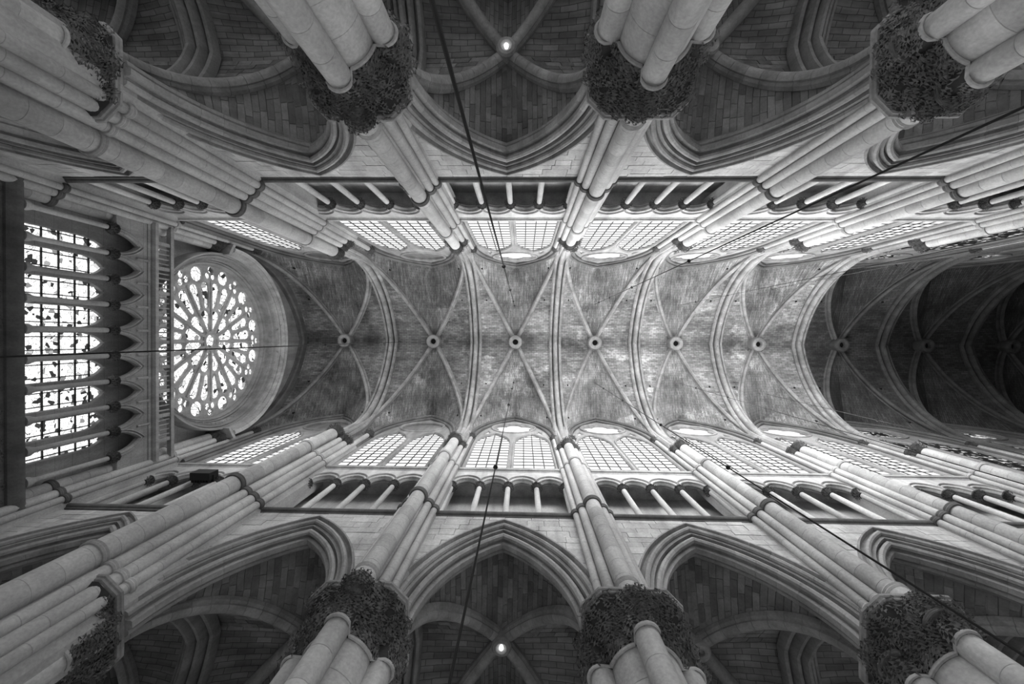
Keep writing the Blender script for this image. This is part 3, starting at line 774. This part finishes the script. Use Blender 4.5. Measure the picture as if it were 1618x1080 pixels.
def spandrel_panes(mat):
    mb = MB()
    for sx in (-1, 1): mb.add([(sx * x, YG + .02, z) for x, z in ((1.7, 32.95), (2.2, 32.45), (2.2, 33.15), (1.95, 33.65))], [(0, 1, 2, 3)])
    return mb.mesh('spandrel_pane', mat, None)
for i in range(NB):
    if i > 8: continue
    b = X[i + 1] - X[i]; xc = (X[i] + X[i + 1]) / 2; blind = i < 2
    mat = ('glass_low', 'glass_low', 'glass_mid', 'glass', 'glass', 'glass')[i] if i < 6 else 'glass_stained'
    for s, sn in SIDES:
        kind_txt = 'blind oculus' if blind else ('dark stained glass' if i >= 6 else 'foiled oculus')
        wr = window_root("twin lancet clerestory window with %s, bay %s from the rose, photo's %s side" % (kind_txt, ORD[i], sn), (xc, 0, 0), srot(s))
        link('tracery', cached(('wp', round(b, 2), blind), lambda: window_plate(b, blind)), wr)
        link('lancet_moulding', cached('lm', lancet_mould), wr); link('oculus_ring', cached('or', oculus_ring), wr); link('wall_arch', cached('jamb', jamb), wr)
        if blind: link('blind_oculus', cached('bd', blind_disc), wr)
        else:
            link('oculus_foils', cached('of', oculus_foils), wr); link('oculus_pane', cached(('bs', mat), lambda: back_sheet(mat)), wr)
            link('spandrel_pane', cached(('sp', mat), lambda: spandrel_panes(mat)), wr)
        for k, q in enumerate(PQ): link('pane', cached(('pane', k, mat), lambda: pane_mesh(q, mat)), wr)
        link('glazing_bars', cached('bars', lambda: bars(ROWS, COLS)), wr, kind='stuff')

# ------------------------------------------------------------------ high vaults
P_T = [(-.50, .66), (-.50, .46), (-.54, .36), (-.50, .24), (-.41, .18), (-.32, .22), (-.27, .34), (-.25, .54), (-.19, .54), (-.17, .34), (-.19, .16), (-.14, .04), (-.06, -.01), (0, -.03), (.06, -.01), (.14, .04), (.19, .16), (.17, .34), (.19, .54), (.25, .54), (.27, .34), (.32, .22), (.41, .18), (.50, .24), (.54, .36), (.50, .46), (.50, .66)]
P_D = [(-.20, .5), (-.20, .36), (-.12, .30), (-.11, .20), (-.15, .13), (-.12, .04), (-.05, 0), (0, -.03), (.05, 0), (.12, .04), (.15, .13), (.11, .20), (.12, .30), (.20, .36), (.20, .5)]
def half_curve(p0, p1, a_h, zs, o, stilt, n, lat=0.0):
    """half arch in the vertical plane from plan point p0 (springing) to p1 (crown); 3D points"""
    p0 = np.array(p0, float); p1 = np.array(p1, float); d = p1 - p0; L_ = np.linalg.norm(d); d /= L_; nrm = np.array([-d[1], d[0]])
    A = arch_half(L_, a_h, o, n, stilt, ns=4)
    return np.stack([p1[0] + d[0] * A[:, 0] + nrm[0] * lat, p1[1] + d[1] * A[:, 0] + nrm[1] * lat, zs + A[:, 1]], 1)
def resample(C, n, t0=0.0):
    seg = np.linalg.norm(np.diff(C, axis=0), axis=1); s = np.concatenate([[0], np.cumsum(seg)]); q = np.linspace(t0 * s[-1], s[-1], n)
    return np.stack([np.interp(q, s, C[:, k]) for k in range(3)], 1), q
def rib_mesh(p0, p1, a_h, zs, prof, stilt, n=26):
    mb = MB(); G = np.stack([half_curve(p0, p1, a_h, zs, o, stilt, n, lat) for lat, o in prof], 1); mb.grid(G); return mb
def rib_pieces(p0, p1, a_h, zs, prof, stilt, npc):
    """the same rib cut into its stones, joints recessed"""
    cols = [resample(half_curve(p0, p1, a_h, zs, o, stilt, 40, lat), npc * 2 + 1)[0] for lat, o in prof]; G = np.stack(cols, 1); out = []
    for k in range(npc):
        Q = G[2 * k:2 * k + 3].copy(); e = .006 / max(np.linalg.norm(Q[2, 0] - Q[0, 0]), .1)
        a_, b_ = Q[0].copy(), Q[2].copy(); Q[0] = a_ + (b_ - a_) * (e if k else 0); Q[2] = b_ + (a_ - b_) * (e if k < npc - 1 else -e)
        mb = MB(); mb.grid(Q, closed_m=True, caps=True); out.append(mb)
    return out
def web_stones(A, B, bulge, course, r0, lo=.45, hi=.85):
    """the half cell as separate stones laid in courses between the two curves"""
    A, qa = resample(A, 200); B, qb = resample(B, 200); Lm = (qa[-1] + qb[-1]) / 2; n = int(Lm / course); out = []
    def P(sv, u):
        k = sv * 199; a = np.array([np.interp(k, np.arange(200), A[:, c]) for c in range(3)]); b = np.array([np.interp(k, np.arange(200), B[:, c]) for c in range(3)])
        p = a * (1 - u) + b * u; p[2] += bulge * math.sin(PI * u) * math.sin(min(sv, .75) / .75 * PI / 2); return p
    for k in range(n):
        s0, s1 = k / n, (k + 1) / n; w = np.linalg.norm(P((s0 + s1) / 2, 0) - P((s0 + s1) / 2, 1))
        if w < .12: continue
        cuts = [0.0]; x = float(r0.uniform(.3, hi))
        while x < w - .28: cuts.append(x / w); x += float(r0.uniform(lo, hi))
        cuts.append(1.0); es = .011 / (Lm / n) * (s1 - s0)
        for j in range(len(cuts) - 1):
            e = .011 / w; u0, u1 = cuts[j] + e, cuts[j + 1] - e
            C = [P(s0 + es, u0), P(s0 + es, u1), P(s1 - es, u1), P(s1 - es, u0)]; nr = np.cross(C[1] - C[0], C[3] - C[0]); nr /= max(np.linalg.norm(nr), 1e-9)
            if nr[2] > 0: nr = -nr
            d = .02 + float(r0.uniform(0, .02)); mb = MB()
            mb.add([c + nr * d for c in C] + [c - nr * .02 for c in C], [(0, 1, 2, 3), (0, 4, 5, 1), (1, 5, 6, 2), (2, 6, 7, 3), (3, 7, 4, 0)]); out.append(mb)
    return out
def web(mb, A, B, along, bulge=.10, nu=7, ns=34, t0=0.0):
    """one half cell between two curves A and B (both springing to crown)"""
    A, qa = resample(A, ns, t0); B, qb = resample(B, ns, t0); u = np.linspace(0, 1, nu); G = A[:, None, :] * (1 - u)[None, :, None] + B[:, None, :] * u[None, :, None]
    s = np.linspace(0, 1, ns); G[:, :, 2] += bulge * np.sin(PI * u)[None, :] * np.sin(PI * np.minimum(s, .75) / .75 * .5)[:, None]
    UV = np.stack([G[:, :, along], np.repeat(((qa + qb) / 2)[:, None], nu, 1)], 2); mb.grid(G, uv=UV)

ZD, HD = 31.0, 7.55      # diagonal ribs
ZT, HT = 30.0, 8.2       # transverse ribs
def diag_ends(i, side, left):
    """springing plan point of a diagonal at pier i"""
    return (X[i] + (.30 if left else -.30), side * (WSH[i] + .16 if i else 6.15))
for i in range(len(X) - 1):
    if i == 0: continue
    m = MB()
    r_ = MB()
    p = thing('transverse_rib', 'triple-roll transverse vault rib spanning the nave at pier %s from the rose' % ORD[i], 'rib', (0, 0, 0), group='transverse ribs of the high vault')
    for s in (1, -1):
        mat_ = 'rib' if i < 7 else 'rib_dark'
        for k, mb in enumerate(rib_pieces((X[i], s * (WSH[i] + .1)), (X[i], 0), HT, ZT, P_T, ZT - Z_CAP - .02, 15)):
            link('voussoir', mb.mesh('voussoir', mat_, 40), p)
NW = 0
for i in range(NB):
    xc = (X[i] + X[i + 1]) / 2 if i else -16.1
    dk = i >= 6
    v = thing('vault_bay', 'four-part brick vault bay %s from the rose, with ribs and pierced boss' % ORD[i], 'vault', group='bays of the high vault')
    XL, XR = X[i], X[i + 1]
    if i == 0: XL = -20.0
    for s in (1, -1):
        eL, eR = diag_ends(i, s, True), diag_ends(i + 1, s, False)
        if i == 0: eL = (XL + .25, s * 6.2)
        for e in (eL, eR): link('diagonal_rib', rib_mesh(e, (xc, 0), HD, ZD, P_D, ZD - Z_CAP - .02).mesh('diagonal_rib', 'rib_dark' if dk else 'rib', 40), v)
        DL = half_curve(eL, (xc, 0), HD, ZD, .38, ZD - Z_CAP - .02, 26); DR = half_curve(eR, (xc, 0), HD, ZD, .38, ZD - Z_CAP - .02, 26)
        sp = lambda k: s * (WSH[k] + .1)
        TL = half_curve((XL, sp(i)), (XL, 0), HT, ZT, .5, ZT - Z_CAP - .02, 26) + np.array([.4 if i else .0, 0, 0]); TR = half_curve((XR, sp(i + 1)), (XR, 0), HT, ZT, .5, ZT - Z_CAP - .02, 26) - np.array([.4, 0, 0])
        # lateral cell springs from the wall arch
        FL = half_curve(((XL + XR) / 2 - A_F - .2, s * 6.62), (xc, s * 6.62), H_F + .3, ZF, 0, ZF - Z_CAP - .5, 26); FR = half_curve(((XL + XR) / 2 + A_F + .2, s * 6.62), (xc, s * 6.62), H_F + .3, ZF, 0, ZF - Z_CAP - .5, 26)
        for A, B, al in ((TL, DL, 0), (TR, DR, 0), (FL, DL, 1), (FR, DR, 1)):
            mb = MB(); web(mb, A, B, al); link('web', mb.mesh('web', 'web_dark' if dk else ('web_mid' if i < 2 else 'web'), None), v)
    # boss: thick ring with a dark hole
    zb = 38.2; mb = MB(); mb.lathe([(.24, .45), (.24, .02), (.29, -.07), (.42, -.11), (.56, -.06), (.62, .08), (.60, .22), (.62, .8)], 28, (xc, 0, zb), caps=False)
    bo = link('boss', mb.mesh('boss', 'rib_dark' if dk else 'rib', 35), v)
    mh = MB(); mh.lathe([(.245, .25), (.245, .251)], 20, (xc, 0, zb)); link('boss_hole', mh.mesh('boss_hole', 'hole', None), bo)
    # scaffold holes
    if i <= 6:
        mb = MB()
        for s in (1, -1):
            eL, eR = diag_ends(i, s, True), diag_ends(i + 1, s, False)
            for e, TX in ((eL, XL + .4), (eR, XR - .4)):
                for t_, al in ((.72, 0), (.5, 0), (.55, 1)):
                    D = half_curve(e, (xc, 0), HD, ZD, .38, ZD - Z_CAP, 26); B2 = half_curve((TX, s * 6.4), (TX, 0), HT, ZT, .5, ZT - Z_CAP, 26) if al == 0 else half_curve(((XL + XR) / 2 + (A_F + .2) * (1 if e is eR else -1), s * 6.62), (xc, s * 6.62), H_F + .3, ZF, 0, ZF - Z_CAP - .5, 26)
                    a_, _ = resample(D, 100); b_, _ = resample(B2, 100); k = int(t_ * 99); P = a_[k] * .5 + b_[k] * .5
                    mb.lathe([(.0, -.06), (.065, -.05), (.065, .2)], 8, tuple(P + np.array([0, 0, .05])), caps=False)
        link('scaffold_holes', mb.mesh('scaffold_holes', 'hole', None), v)

# ------------------------------------------------------------------ aisle vaults and cross arches
YO = 13.8; YB = 10.65
P_DA = [(-.22, .46), (-.22, .30), (-.15, .22), (-.18, .13), (-.11, .04), (0, 0), (.11, .04), (.18, .13), (.15, .22), (.22, .30), (.22, .46)]
P_TA = [(-.60, .85), (-.60, .62), (-.56, .50), (-.46, .46), (-.40, .52), (-.38, .66), (-.33, .66), (-.33, .36), (-.28, .24), (-.19, .22), (-.14, .28), (-.12, .42), (-.09, .42), (-.10, .12), (-.05, .03), (.05, .03), (.10, .12), (.09, .42), (.12, .42), (.14, .28), (.19, .22), (.28, .24), (.33, .36), (.33, .66), (.38, .66), (.40, .52), (.46, .46), (.56, .50), (.60, .62), (.60, .85)]
def aisle_bay(b):
    res = []; c = (0, YB); r0 = np.random.default_rng(21)
    HDA, ZS = 3.95, Z_AB
    for sx in (-1, 1):
        for ye, yf, ya in ((YP + .85, 7.8, 1), (YO - .4, YO, -1)):
            e = (sx * (b / 2 - .85), ye)
            if ya > 0:
                for mb in rib_pieces(e, c, HDA + .1, ZS, P_DA, 0, 11): res.append(('rib_voussoir', mb.mesh('rib_voussoir', 'arch', 40)))
            else: res.append(('diagonal_rib', rib_mesh(e, c, HDA + .1, ZS, P_DA, 0, 20).mesh('diagonal_rib', 'arch', 40)))
            D = half_curve(e, c, HDA + .1, ZS, .40, 0, 24)
            T = half_curve((sx * (b / 2 - .42), YB - ya * (YB - YP - .75)), (sx * (b / 2 - .42), YB), 4.05, ZS, .55, 0, 24)
            F = half_curve((sx * (A_AR + .6), yf), (0, yf), H_AR + .75, ZS, 0, 0, 24)
            if ya > 0:
                for A_, B_ in ((T, D), (F, D)):
                    for mb in web_stones(A_, B_, .06, .25, r0): res.append(('vault_stone', mb.mesh('vault_stone', 'aisle_stone', None)))
            m1 = MB(); web(m1, T, D, 0, .06); res.append(('web', m1.mesh('web', 'aisle_web', None)))
            m2 = MB(); web(m2, F, D, 1, .06); res.append(('web', m2.mesh('web', 'aisle_web', None)))
    mb = MB(); mb.lathe([(.13, .3), (.13, .0), (.2, -.06), (.3, -.04), (.36, .04), (.36, .4)], 24, (0, YB, ZS + HDA), caps=False); res.append(('boss', mb.mesh('boss', 'arch', 35)))
    return res
def aisle_cross():
    mb = MB()
    cols = [arch_full((YO - YP - 1.7) / 2 + .3, 3.6, o, 18) for l, o in P_TA]; yc = YB
    G = np.stack([np.stack([np.full(len(c), l), yc + c[:, 0], c[:, 1] + Z_AB], 1) for c, (l, o) in zip(cols, P_TA)], 1); mb.grid(G); return mb.mesh('arch_ring', 'arch', 35)
for i in range(6):
    b = X[i + 1] - X[i]; xc = (X[i] + X[i + 1]) / 2
    for s, sn in SIDES:
        t = thing('aisle_vault', "ribbed stone aisle vault seen through arcade arch %s from the rose, photo's %s side" % (ORD[i], sn), 'vault', (xc, 0, 0), srot(s), group='vaults of the side aisles')
        for nm, me in cached(('aisle', round(b, 2)), lambda: aisle_bay(b)): link(nm, me, t)
        if i == 2:
            l = thing('aisle_lamp', "small lit lamp in the aisle vault boss, photo's %s side" % sn, 'lamp', (xc, s * YB, Z_AB + 3.95))
            mb = MB(); mb.lathe([(.0, -.1), (.06, -.08), (.085, -.02), (.07, .05), (.05, .1)], 14); link('bulb', mb.mesh('bulb', 'bulb', 40), l)
            mb = MB(); mb.lathe([(.05, .1), (.06, .12), (.06, .25)], 12); link('socket', mb.mesh('socket', 'iron', 40), l)
for i in range(1, 6):
    for s, sn in SIDES:
        t = thing('aisle_cross_arch', "moulded cross arch over the aisle at pier %s from the rose, photo's %s side" % (ORD[i], sn), 'arch', (X[i], 0, 0), srot(s), group='cross arches of the aisles')
        link('arch_ring', cached('across', aisle_cross), t)

# ------------------------------------------------------------------ west wall: gallery, rose
def west(V):   # (u, depth towards the nave, z) -> world: u along y, depth measured from the wall face
    return np.stack([XW + V[:, 1], V[:, 0], V[:, 2]], 1)
RZ, RR = 27.9, 5.0
ww = thing('wall_west', 'tall end wall carrying the rose window and glazed gallery', 'wall', kind='structure')
NL, SPC = 9, 1.2
wl = [lancet((k - 4) * SPC * (.965 if k in (0, 8) else 1), .3 if k in (0, 8) else .46, 17.0, 19.95, 1.0, 6) for k in range(NL)]
mb = MB(); mb.add(*plate([[(-8, 16.4), (8, 16.4), (8, 41), (-8, 41)], circ(0, RZ, RR, 64)] + wl, -.5, 0.0, .04)); link('wall_panel', mb.mesh('wall_panel', 'west', 30, west), ww)
mb = MB(); mb.box((-15, -1.0, 0), (15, .75, 16.5)); link('lower_wall', mb.mesh('lower_wall', 'dark_stone', None, west), ww)
mb = MB(); prof = [(.6, 16.45), (.85, 16.5), (1.0, 16.7), (1.03, 16.85), (1.0, 16.95), (.0, 17.0), (0, 16.45)]
mb.grid(np.array([[(u, d, z) for d, z in prof] for u in (-6.4, 6.4)]), closed_m=True, caps=True); link('string_course', mb.mesh('string_course', 'dark_stone', 30, west), ww)
# carved leaf frieze on the lower wall
mb = MB(); r0 = np.random.default_rng(11)
for z in np.arange(14.2, 16.3, .22):
    for u in np.arange(-6.6, 6.6, .24):
        V, F = leaf(r0.uniform(.2, .32), PI / 2, r0.uniform(.2, .6), .9, (u + r0.uniform(-.06, .06), .76, z), r0.uniform(-1, 1)); mb.add(V, F)
link('leaf_frieze', mb.mesh('leaf_frieze', 'dark_stone', 25, west), ww, kind='stuff')
# windows of the gallery
for k in range(NL):
    u = (k - 4) * SPC * (.965 if k in (0, 8) else 1); hw_ = .32 if k in (0, 8) else .48
    w_ = window_root('stained glass lancet below the rose, %s of nine counted from the photo\'s upper edge' % ORD[k])
    L_ = ccw(lancet(u, hw_, 16.95, 19.95, 1.02, 6)); zs = [16.95, 17.7, 18.5, 19.15, 19.8, 20.4, 21.0]; xs = [u - hw_, u - .6 * hw_, u + .6 * hw_, u + hw_]
    for a in range(len(zs) - 1):
        for c in range(3):
            q = clip_convex([(xs[c] + .02, zs[a] + .02), (xs[c + 1] - .02, zs[a] + .02), (xs[c + 1] - .02, zs[a + 1] - .02), (xs[c] + .02, zs[a + 1] - .02)], L_)
            if len(q) >= 3: m_ = MB(); m_.add([(p[0], -.25, p[1]) for p in q], [tuple(range(len(q)))]); link('pane', m_.mesh('pane', 'glass_west', None, west), w_)
    mb = MB()
    for z in zs[1:-1]: mb.box((u - hw_, -.24, z - .03), (u + hw_, -.19, z + .03))
    for x in xs[1:-1]: mb.box((x - .02, -.24, 17.0), (x + .02, -.19, 20.4))
    link('glazing_bars', mb.mesh('glazing_bars', 'lead', None, west), w_)
# arcade of the gallery
ga = thing('gallery_arcade', 'arcade of ten slim columns and nine pointed arches before the lancets', 'arcade')
YD = .85; ZGC = 20.6
loop = [(-6.1, ZGC + .05)]
for k in range(NL): loop += [((k - 4) * SPC + p[0], ZGC + .05 + p[1]) for p in arch_full(.46, 1.15, 0, 8)]
loop += [(6.1, ZGC + .05), (6.1, 22.4), (-6.1, 22.4)]
mb = MB(); mb.add(*plate([loop], .62, .86, .03)); link('arch_screen', mb.mesh('arch_screen', 'west', 30, west), ga)
mb = MB(); mb.box((-6.3, -.1, 22.3), (6.3, .75, 22.45)); link('gallery_roof', mb.mesh('gallery_roof', 'west', None, west), ga)
for k in range(NL + 1):
    u = (k - 4.5) * SPC
    def wsh(): return MB().lathe([(.2, 17.0), (.2, 17.15), (.13, 17.3), (.105, 17.4), (.105, ZGC - .36)], 14).mesh('column', 'drum', 40)
    c_ = link('column', cached('wsh', wsh), ga, (XW + YD, u, 0)); link('capital', cached('trcap', tri_capital), c_, (0, 0, ZGC)); link('capital_leaves', cached('trlv', tri_leaves), c_, (0, 0, ZGC), kind='stuff')
for k in range(NL):
    mb = MB(); arch_sweep(mb, [(.0, .84), (.04, .93), (.1, .92), (.12, .88), (.16, .96), (.21, .9), (.2, .8), (.02, .8)],   .46, 1.15, ZGC + .05, 9, x0=(k - 4) * SPC); link('arch_moulding', mb.mesh('arch_moulding', 'west', 35, west), ga)
for k in range(NL - 1):
    u = (k - 3.5) * SPC
    mb = MB(); mb.add([(u, .95, 21.7), (u - .07, .9, 21.65), (u + .07, .9, 21.65), (u, .95, 22.35), (u - .07, .9, 22.35), (u + .07, .9, 22.35)], [(0, 1, 4, 3), (2, 0, 3, 5)]); link('fillet', mb.mesh('fillet', 'west', None, west), ga)
# balustrade
ba = thing('gallery_balustrade', 'pierced stone balustrade along the foot of the rose window', 'balustrade')
mb = MB(); prof = [(.6, 22.28), (.9, 22.28), (.93, 22.38), (1.0, 22.42), (1.1, 22.5), (1.1, 22.68), (1.0, 22.74), (.6, 22.78)]
mb.grid(np.array([[(u, d, z) for d, z in prof] for u in (-6.2, 6.2)]), closed_m=True, caps=True); link('base_moulding', mb.mesh('base_moulding', 'west', 30, west), ba)
mb = MB(); mb.box((-6.2, .86, 23.42), (6.2, 1.1, 23.62)); link('rail', mb.mesh('rail', 'west', 30, west), ba)
for k in range(41):
    u = -5.2 + k * .26
    if k % 5 == 0: mm_ = cached('bal_post', lambda: MB().box((-.07, -.09, 22.72), (.07, .09, 23.45)).mesh('post', 'west', None)); link('post', mm_, ba, (XW + .98, u, 0))
    else: mm_ = cached('bal_bar', lambda: MB().lathe([(.055, 22.72), (.04, 22.82), (.04, 23.3), (.055, 23.45)], 8).mesh('baluster', 'west', 40)); link('baluster', mm_, ba, (XW + .98, u, 0))

# rose window
rose = window_root('great round rose window of twelve petals with stained glass at the left end')
def tri_sector(r0_, r1_, a, w0, w1, n=8):
    """petal light: between radii, rounded ends, half widths w0 (inner) and w1 (outer)"""
    pts = []
    for t in np.linspace(PI / 2, 3 * PI / 2, 6): pts.append((r0_ + w0 + w0 * math.cos(t), w0 * math.sin(t)))
    for t in np.linspace(-PI / 2, PI / 2, n): pts.append((r1_ - w1 + w1 * math.cos(t), w1 * math.sin(t)))
    ca, sa = math.cos(a), math.sin(a)
    return [(p[0] * ca - p[1] * sa, RZ + p[0] * sa + p[1] * ca) for p in pts]
lights = []
lights.append(circ(0, RZ, .42, 18))
for k in range(12):
    a = 2 * PI * (k + .5) / 12
    lights.append(tri_sector(.72, 2.04, a, .14, .36))
    for dd in (-1, 1): lights.append(tri_sector(2.14, 3.84, a + dd * .130, .17, .33))
    lights.append([(4.36 * math.cos(a) + .46 * math.cos(t), RZ + 4.36 * math.sin(a) + .46 * math.sin(t)) for t in np.arange(20) * PI / 10])
    a2 = 2 * PI * k / 12
    for q in range(3):
        t = a2 + q * 2 * PI / 3; cx, cz = 4.36 * math.cos(a2) + .27 * math.cos(t), RZ + 4.36 * math.sin(a2) + .27 * math.sin(t); lights.append(circ(cx, cz, .215, 14))
mb = MB(); mb.add(*plate([circ(0, RZ, RR + .05, 72)] + lights, -.42, -.16, .035)); link('tracery', mb.mesh('tracery', 'west', 30, west), rose)
for lp in lights:
    m_ = MB(); m_.add([(p[0], -.3, p[1]) for p in lp], [tuple(range(len(lp)))]); link('pane', m_.mesh('pane', 'glass_rose', None, west), rose)
for k in range(12):
    a = 2 * PI * k / 12; ca, sa = math.cos(a), math.sin(a)
    m_ = MB(); m_.tube([(.6 * ca, -.14, RZ + .6 * sa), (3.9 * ca, -.14, RZ + 3.9 * sa)], .075, 8); link('spoke', m_.mesh('spoke', 'west', 40, west), rose)
for r_, w_ in ((.56, .1), (3.84, .0)):
    if w_: m_ = MB(); m_.tube([(r_ * math.cos(t), -.13, RZ + r_ * math.sin(t)) for t in np.linspace(0, 2 * PI, 33)[:-1]], w_, 8, True); link('hub_ring', m_.mesh('hub_ring', 'west', 40, west), rose)
def full_ring(prof, mat, name, n=96):
    m_ = MB(); a = np.linspace(0, 2 * PI, n + 1)[:-1]
    m_.grid(np.array([[(q * math.cos(t), d, RZ + q * math.sin(t)) for q, d in prof] for t in a]), closed_m=True, closed_n=True); return m_.mesh(name, mat, 35, west)
link('moulded_ring', full_ring([(RR - .05, -.3), (RR - .05, -.05), (RR + .05, .1), (RR + .12, .08), (RR + .15, .26), (RR + .23, .22), (RR + .27, .42), (RR + .48, .64), (RR + .52, .58), (RR + .55, .78), (RR + .66, .82), (RR + .70, .7), (RR + .70, -.2), (RR + .3, -.3)], 'tracery', 'moulded_ring'), rose)
m_ = MB(); r0 = np.random.default_rng(12)
for k in range(96):
    t = 2 * PI * k / 96; V, F = leaf(.40, 0, .15, 1.0, (0, 0, 0), r0.uniform(-.3, .3))
    # leaf stands on the splay of the ring
    ca, sa = math.cos(t), math.sin(t); rr = RR + .18 + V[:, 2] * .66 - V[:, 0] * .5; tt = V[:, 1]; dd = .40 + V[:, 2] * .70 + V[:, 0] * .4
    m_.add(np.stack([rr * ca - tt * sa, dd, RZ + rr * sa + tt * ca], 1), F)
link('leaf_ring', m_.mesh('leaf_ring', 'rose_leaf', 25, west), rose, kind='stuff')
# arch that frames the rose, standing on the corner responds
fa = thing('rose_arch', 'broad plain arch framing the rose window at the left end', 'arch')
m_ = MB(); prof = [(RR + .60, .70), (RR + .62, .98), (RR + .70, 1.06), (RR + .66, 1.14), (RR + .72, 1.28), (RR + .80, 1.34), (RR + .78, 1.42), (RR + .95, 1.5), (RR + 1.05, 1.45), (RR + 1.06, 1.2), (RR + 1.2, 1.1), (RR + 1.2, .0), (RR + .6, .0)]
th = np.linspace(.0 * PI, 1.0 * PI, 64)
m_.grid(np.array([[(q * math.cos(t), d, RZ + q * math.sin(t)) for q, d in prof] for t in th]), closed_m=True, caps=True); link('arch_ring', m_.mesh('arch_ring', 'west', 35, west), fa)
for lo in (-1, 1):
    m_ = MB(); m_.prism([(lo * (RR + .58), .02), (lo * (RR + 1.25), .02), (lo * (RR + 1.25), 1.5), (lo * (RR + .62), 1.2)][::lo], RZ - .22, RZ + .02); link('bracket', m_.mesh('bracket', 'west', 30, west), fa)
# wall rib of the vault against the end wall
wr_ = thing('wall_rib', 'pointed wall rib of the vault against the end wall above the rose', 'rib')
m_ = MB(); cols = [arch_full(6.2, 8.2, o, 26, stilt=2.4) for o, d in ((0, 0.5), (-.08, .42), (-.08, .3), (0, .2), (.0, 0), (.5, 0), (.5, .5))]
G = np.stack([np.stack([c[:, 0], np.full(len(c), d), c[:, 1] + ZT], 1) for c, d in zip(cols, (.5, .42, .3, .2, 0, 0, .5))], 1); m_.grid(G, closed_m=True, caps=True); link('rib_arc', m_.mesh('rib_arc', 'dark_stone', 35, west), wr_)
# small glazed spandrel lights at the foot of the rose
for lo, sn in ((1, 'lower'), (-1, 'upper')):
    sw = window_root("cluster of tiny glazed lights in the spandrel under the rose, photo's %s side" % sn)
    for a, z, r_ in ((4.2, 22.7, .2), (4.6, 22.7, .2), (4.4, 23.1, .2), (4.9, 23.2, .18), (4.75, 23.6, .17), (5.1, 23.75, .15), (5.1, 22.8, .18)):
        m_ = MB(); P = circ(lo * a, z, r_, 12); m_.add([(p[0], .012, p[1]) for p in P], [tuple(range(12))]); link('pane', m_.mesh('pane', 'glass_rose', None, west), sw)

# ------------------------------------------------------------------ hanging wires and a floodlight
def wire(x, y, z0, z1, r, beads, label):
    t = thing('hanging_wire', label, 'wire', (x, y, 0), group='wires hanging from the vault')
    m_ = MB(); m_.tube([(0, 0, z0), (0, 0, z1)], r, 6); link('cable', m_.mesh('cable', 'iron', 40), t)
    for z in beads:
        def bead(): return MB().lathe([(0, -.07), (.05, -.05), (.07, 0), (.05, .05), (0, .07)], 10).mesh('bead', 'iron', 40)
        link('bead', cached('bead', bead), t, (0, 0, z))
wire(-.72, -3.0, 4.0, 37.3, .022, (16.6, 24, 31, 35), "black beaded wire hung from the third vault bay, photo's upper side")
wire(-.75, 3.25, 4.0, 37.2, .020, (13.2, 24, 31, 35), "black beaded wire hung from the third vault bay, photo's lower side")
wire(6.1, -3.3, 4.0, 37.2, .020, (17, 25, 31, 35), "long black wire slanting from the fourth vault bay, photo's upper side")
wire(6.15, 3.4, 4.0, 37.2, .020, (14, 20, 27, 33), "long black wire slanting from the fourth vault bay, photo's lower side")
wire(13.4, -3.3, 8.0, 37.2, .014, (29, 34), "thin wire hung from the fifth vault bay, photo's upper side")
wire(13.5, 3.4, 8.0, 37.2, .014, (29, 34), "thin wire hung from the fifth vault bay, photo's lower side")
wire(20.6, -4.6, 12.0, 36.4, .014, (25,), "thin pale wire before the dark vault, photo's upper side")
wire(20.6, 4.2, 12.0, 36.8, .014, (26,), "thin pale wire before the dark vault, photo's lower side")
wire(-10.9, .07, 4.0, 38.2, .022, (24, 32), 'dark wire crossing the rose window at the left')
fl = thing('floodlight', "black floodlight wedged in the triforium near the rose, photo's lower side", 'lamp', (-15.9, 6.62, 21.7))
mb = MB(); mb.box((-.5, -.22, -.3), (.5, .14, .3)); link('housing', mb.mesh('housing', 'iron', None), fl)
for k in range(7): mm_ = cached('fin', lambda: MB().box((-.02, .14, -.3), (.02, .26, .3)).mesh('cooling_fin', 'iron', None)); link('cooling_fin', mm_, fl, (-.42 + k * .14, 0, 0))
mb = MB(); mb.box((-.56, -.06, -.1), (-.5, .3, .02)); mb.box((.5, -.06, -.1), (.56, .3, .02)); mb.box((-.56, .28, -.1), (.56, .34, .02)); link('yoke', mb.mesh('yoke', 'iron', None), fl)
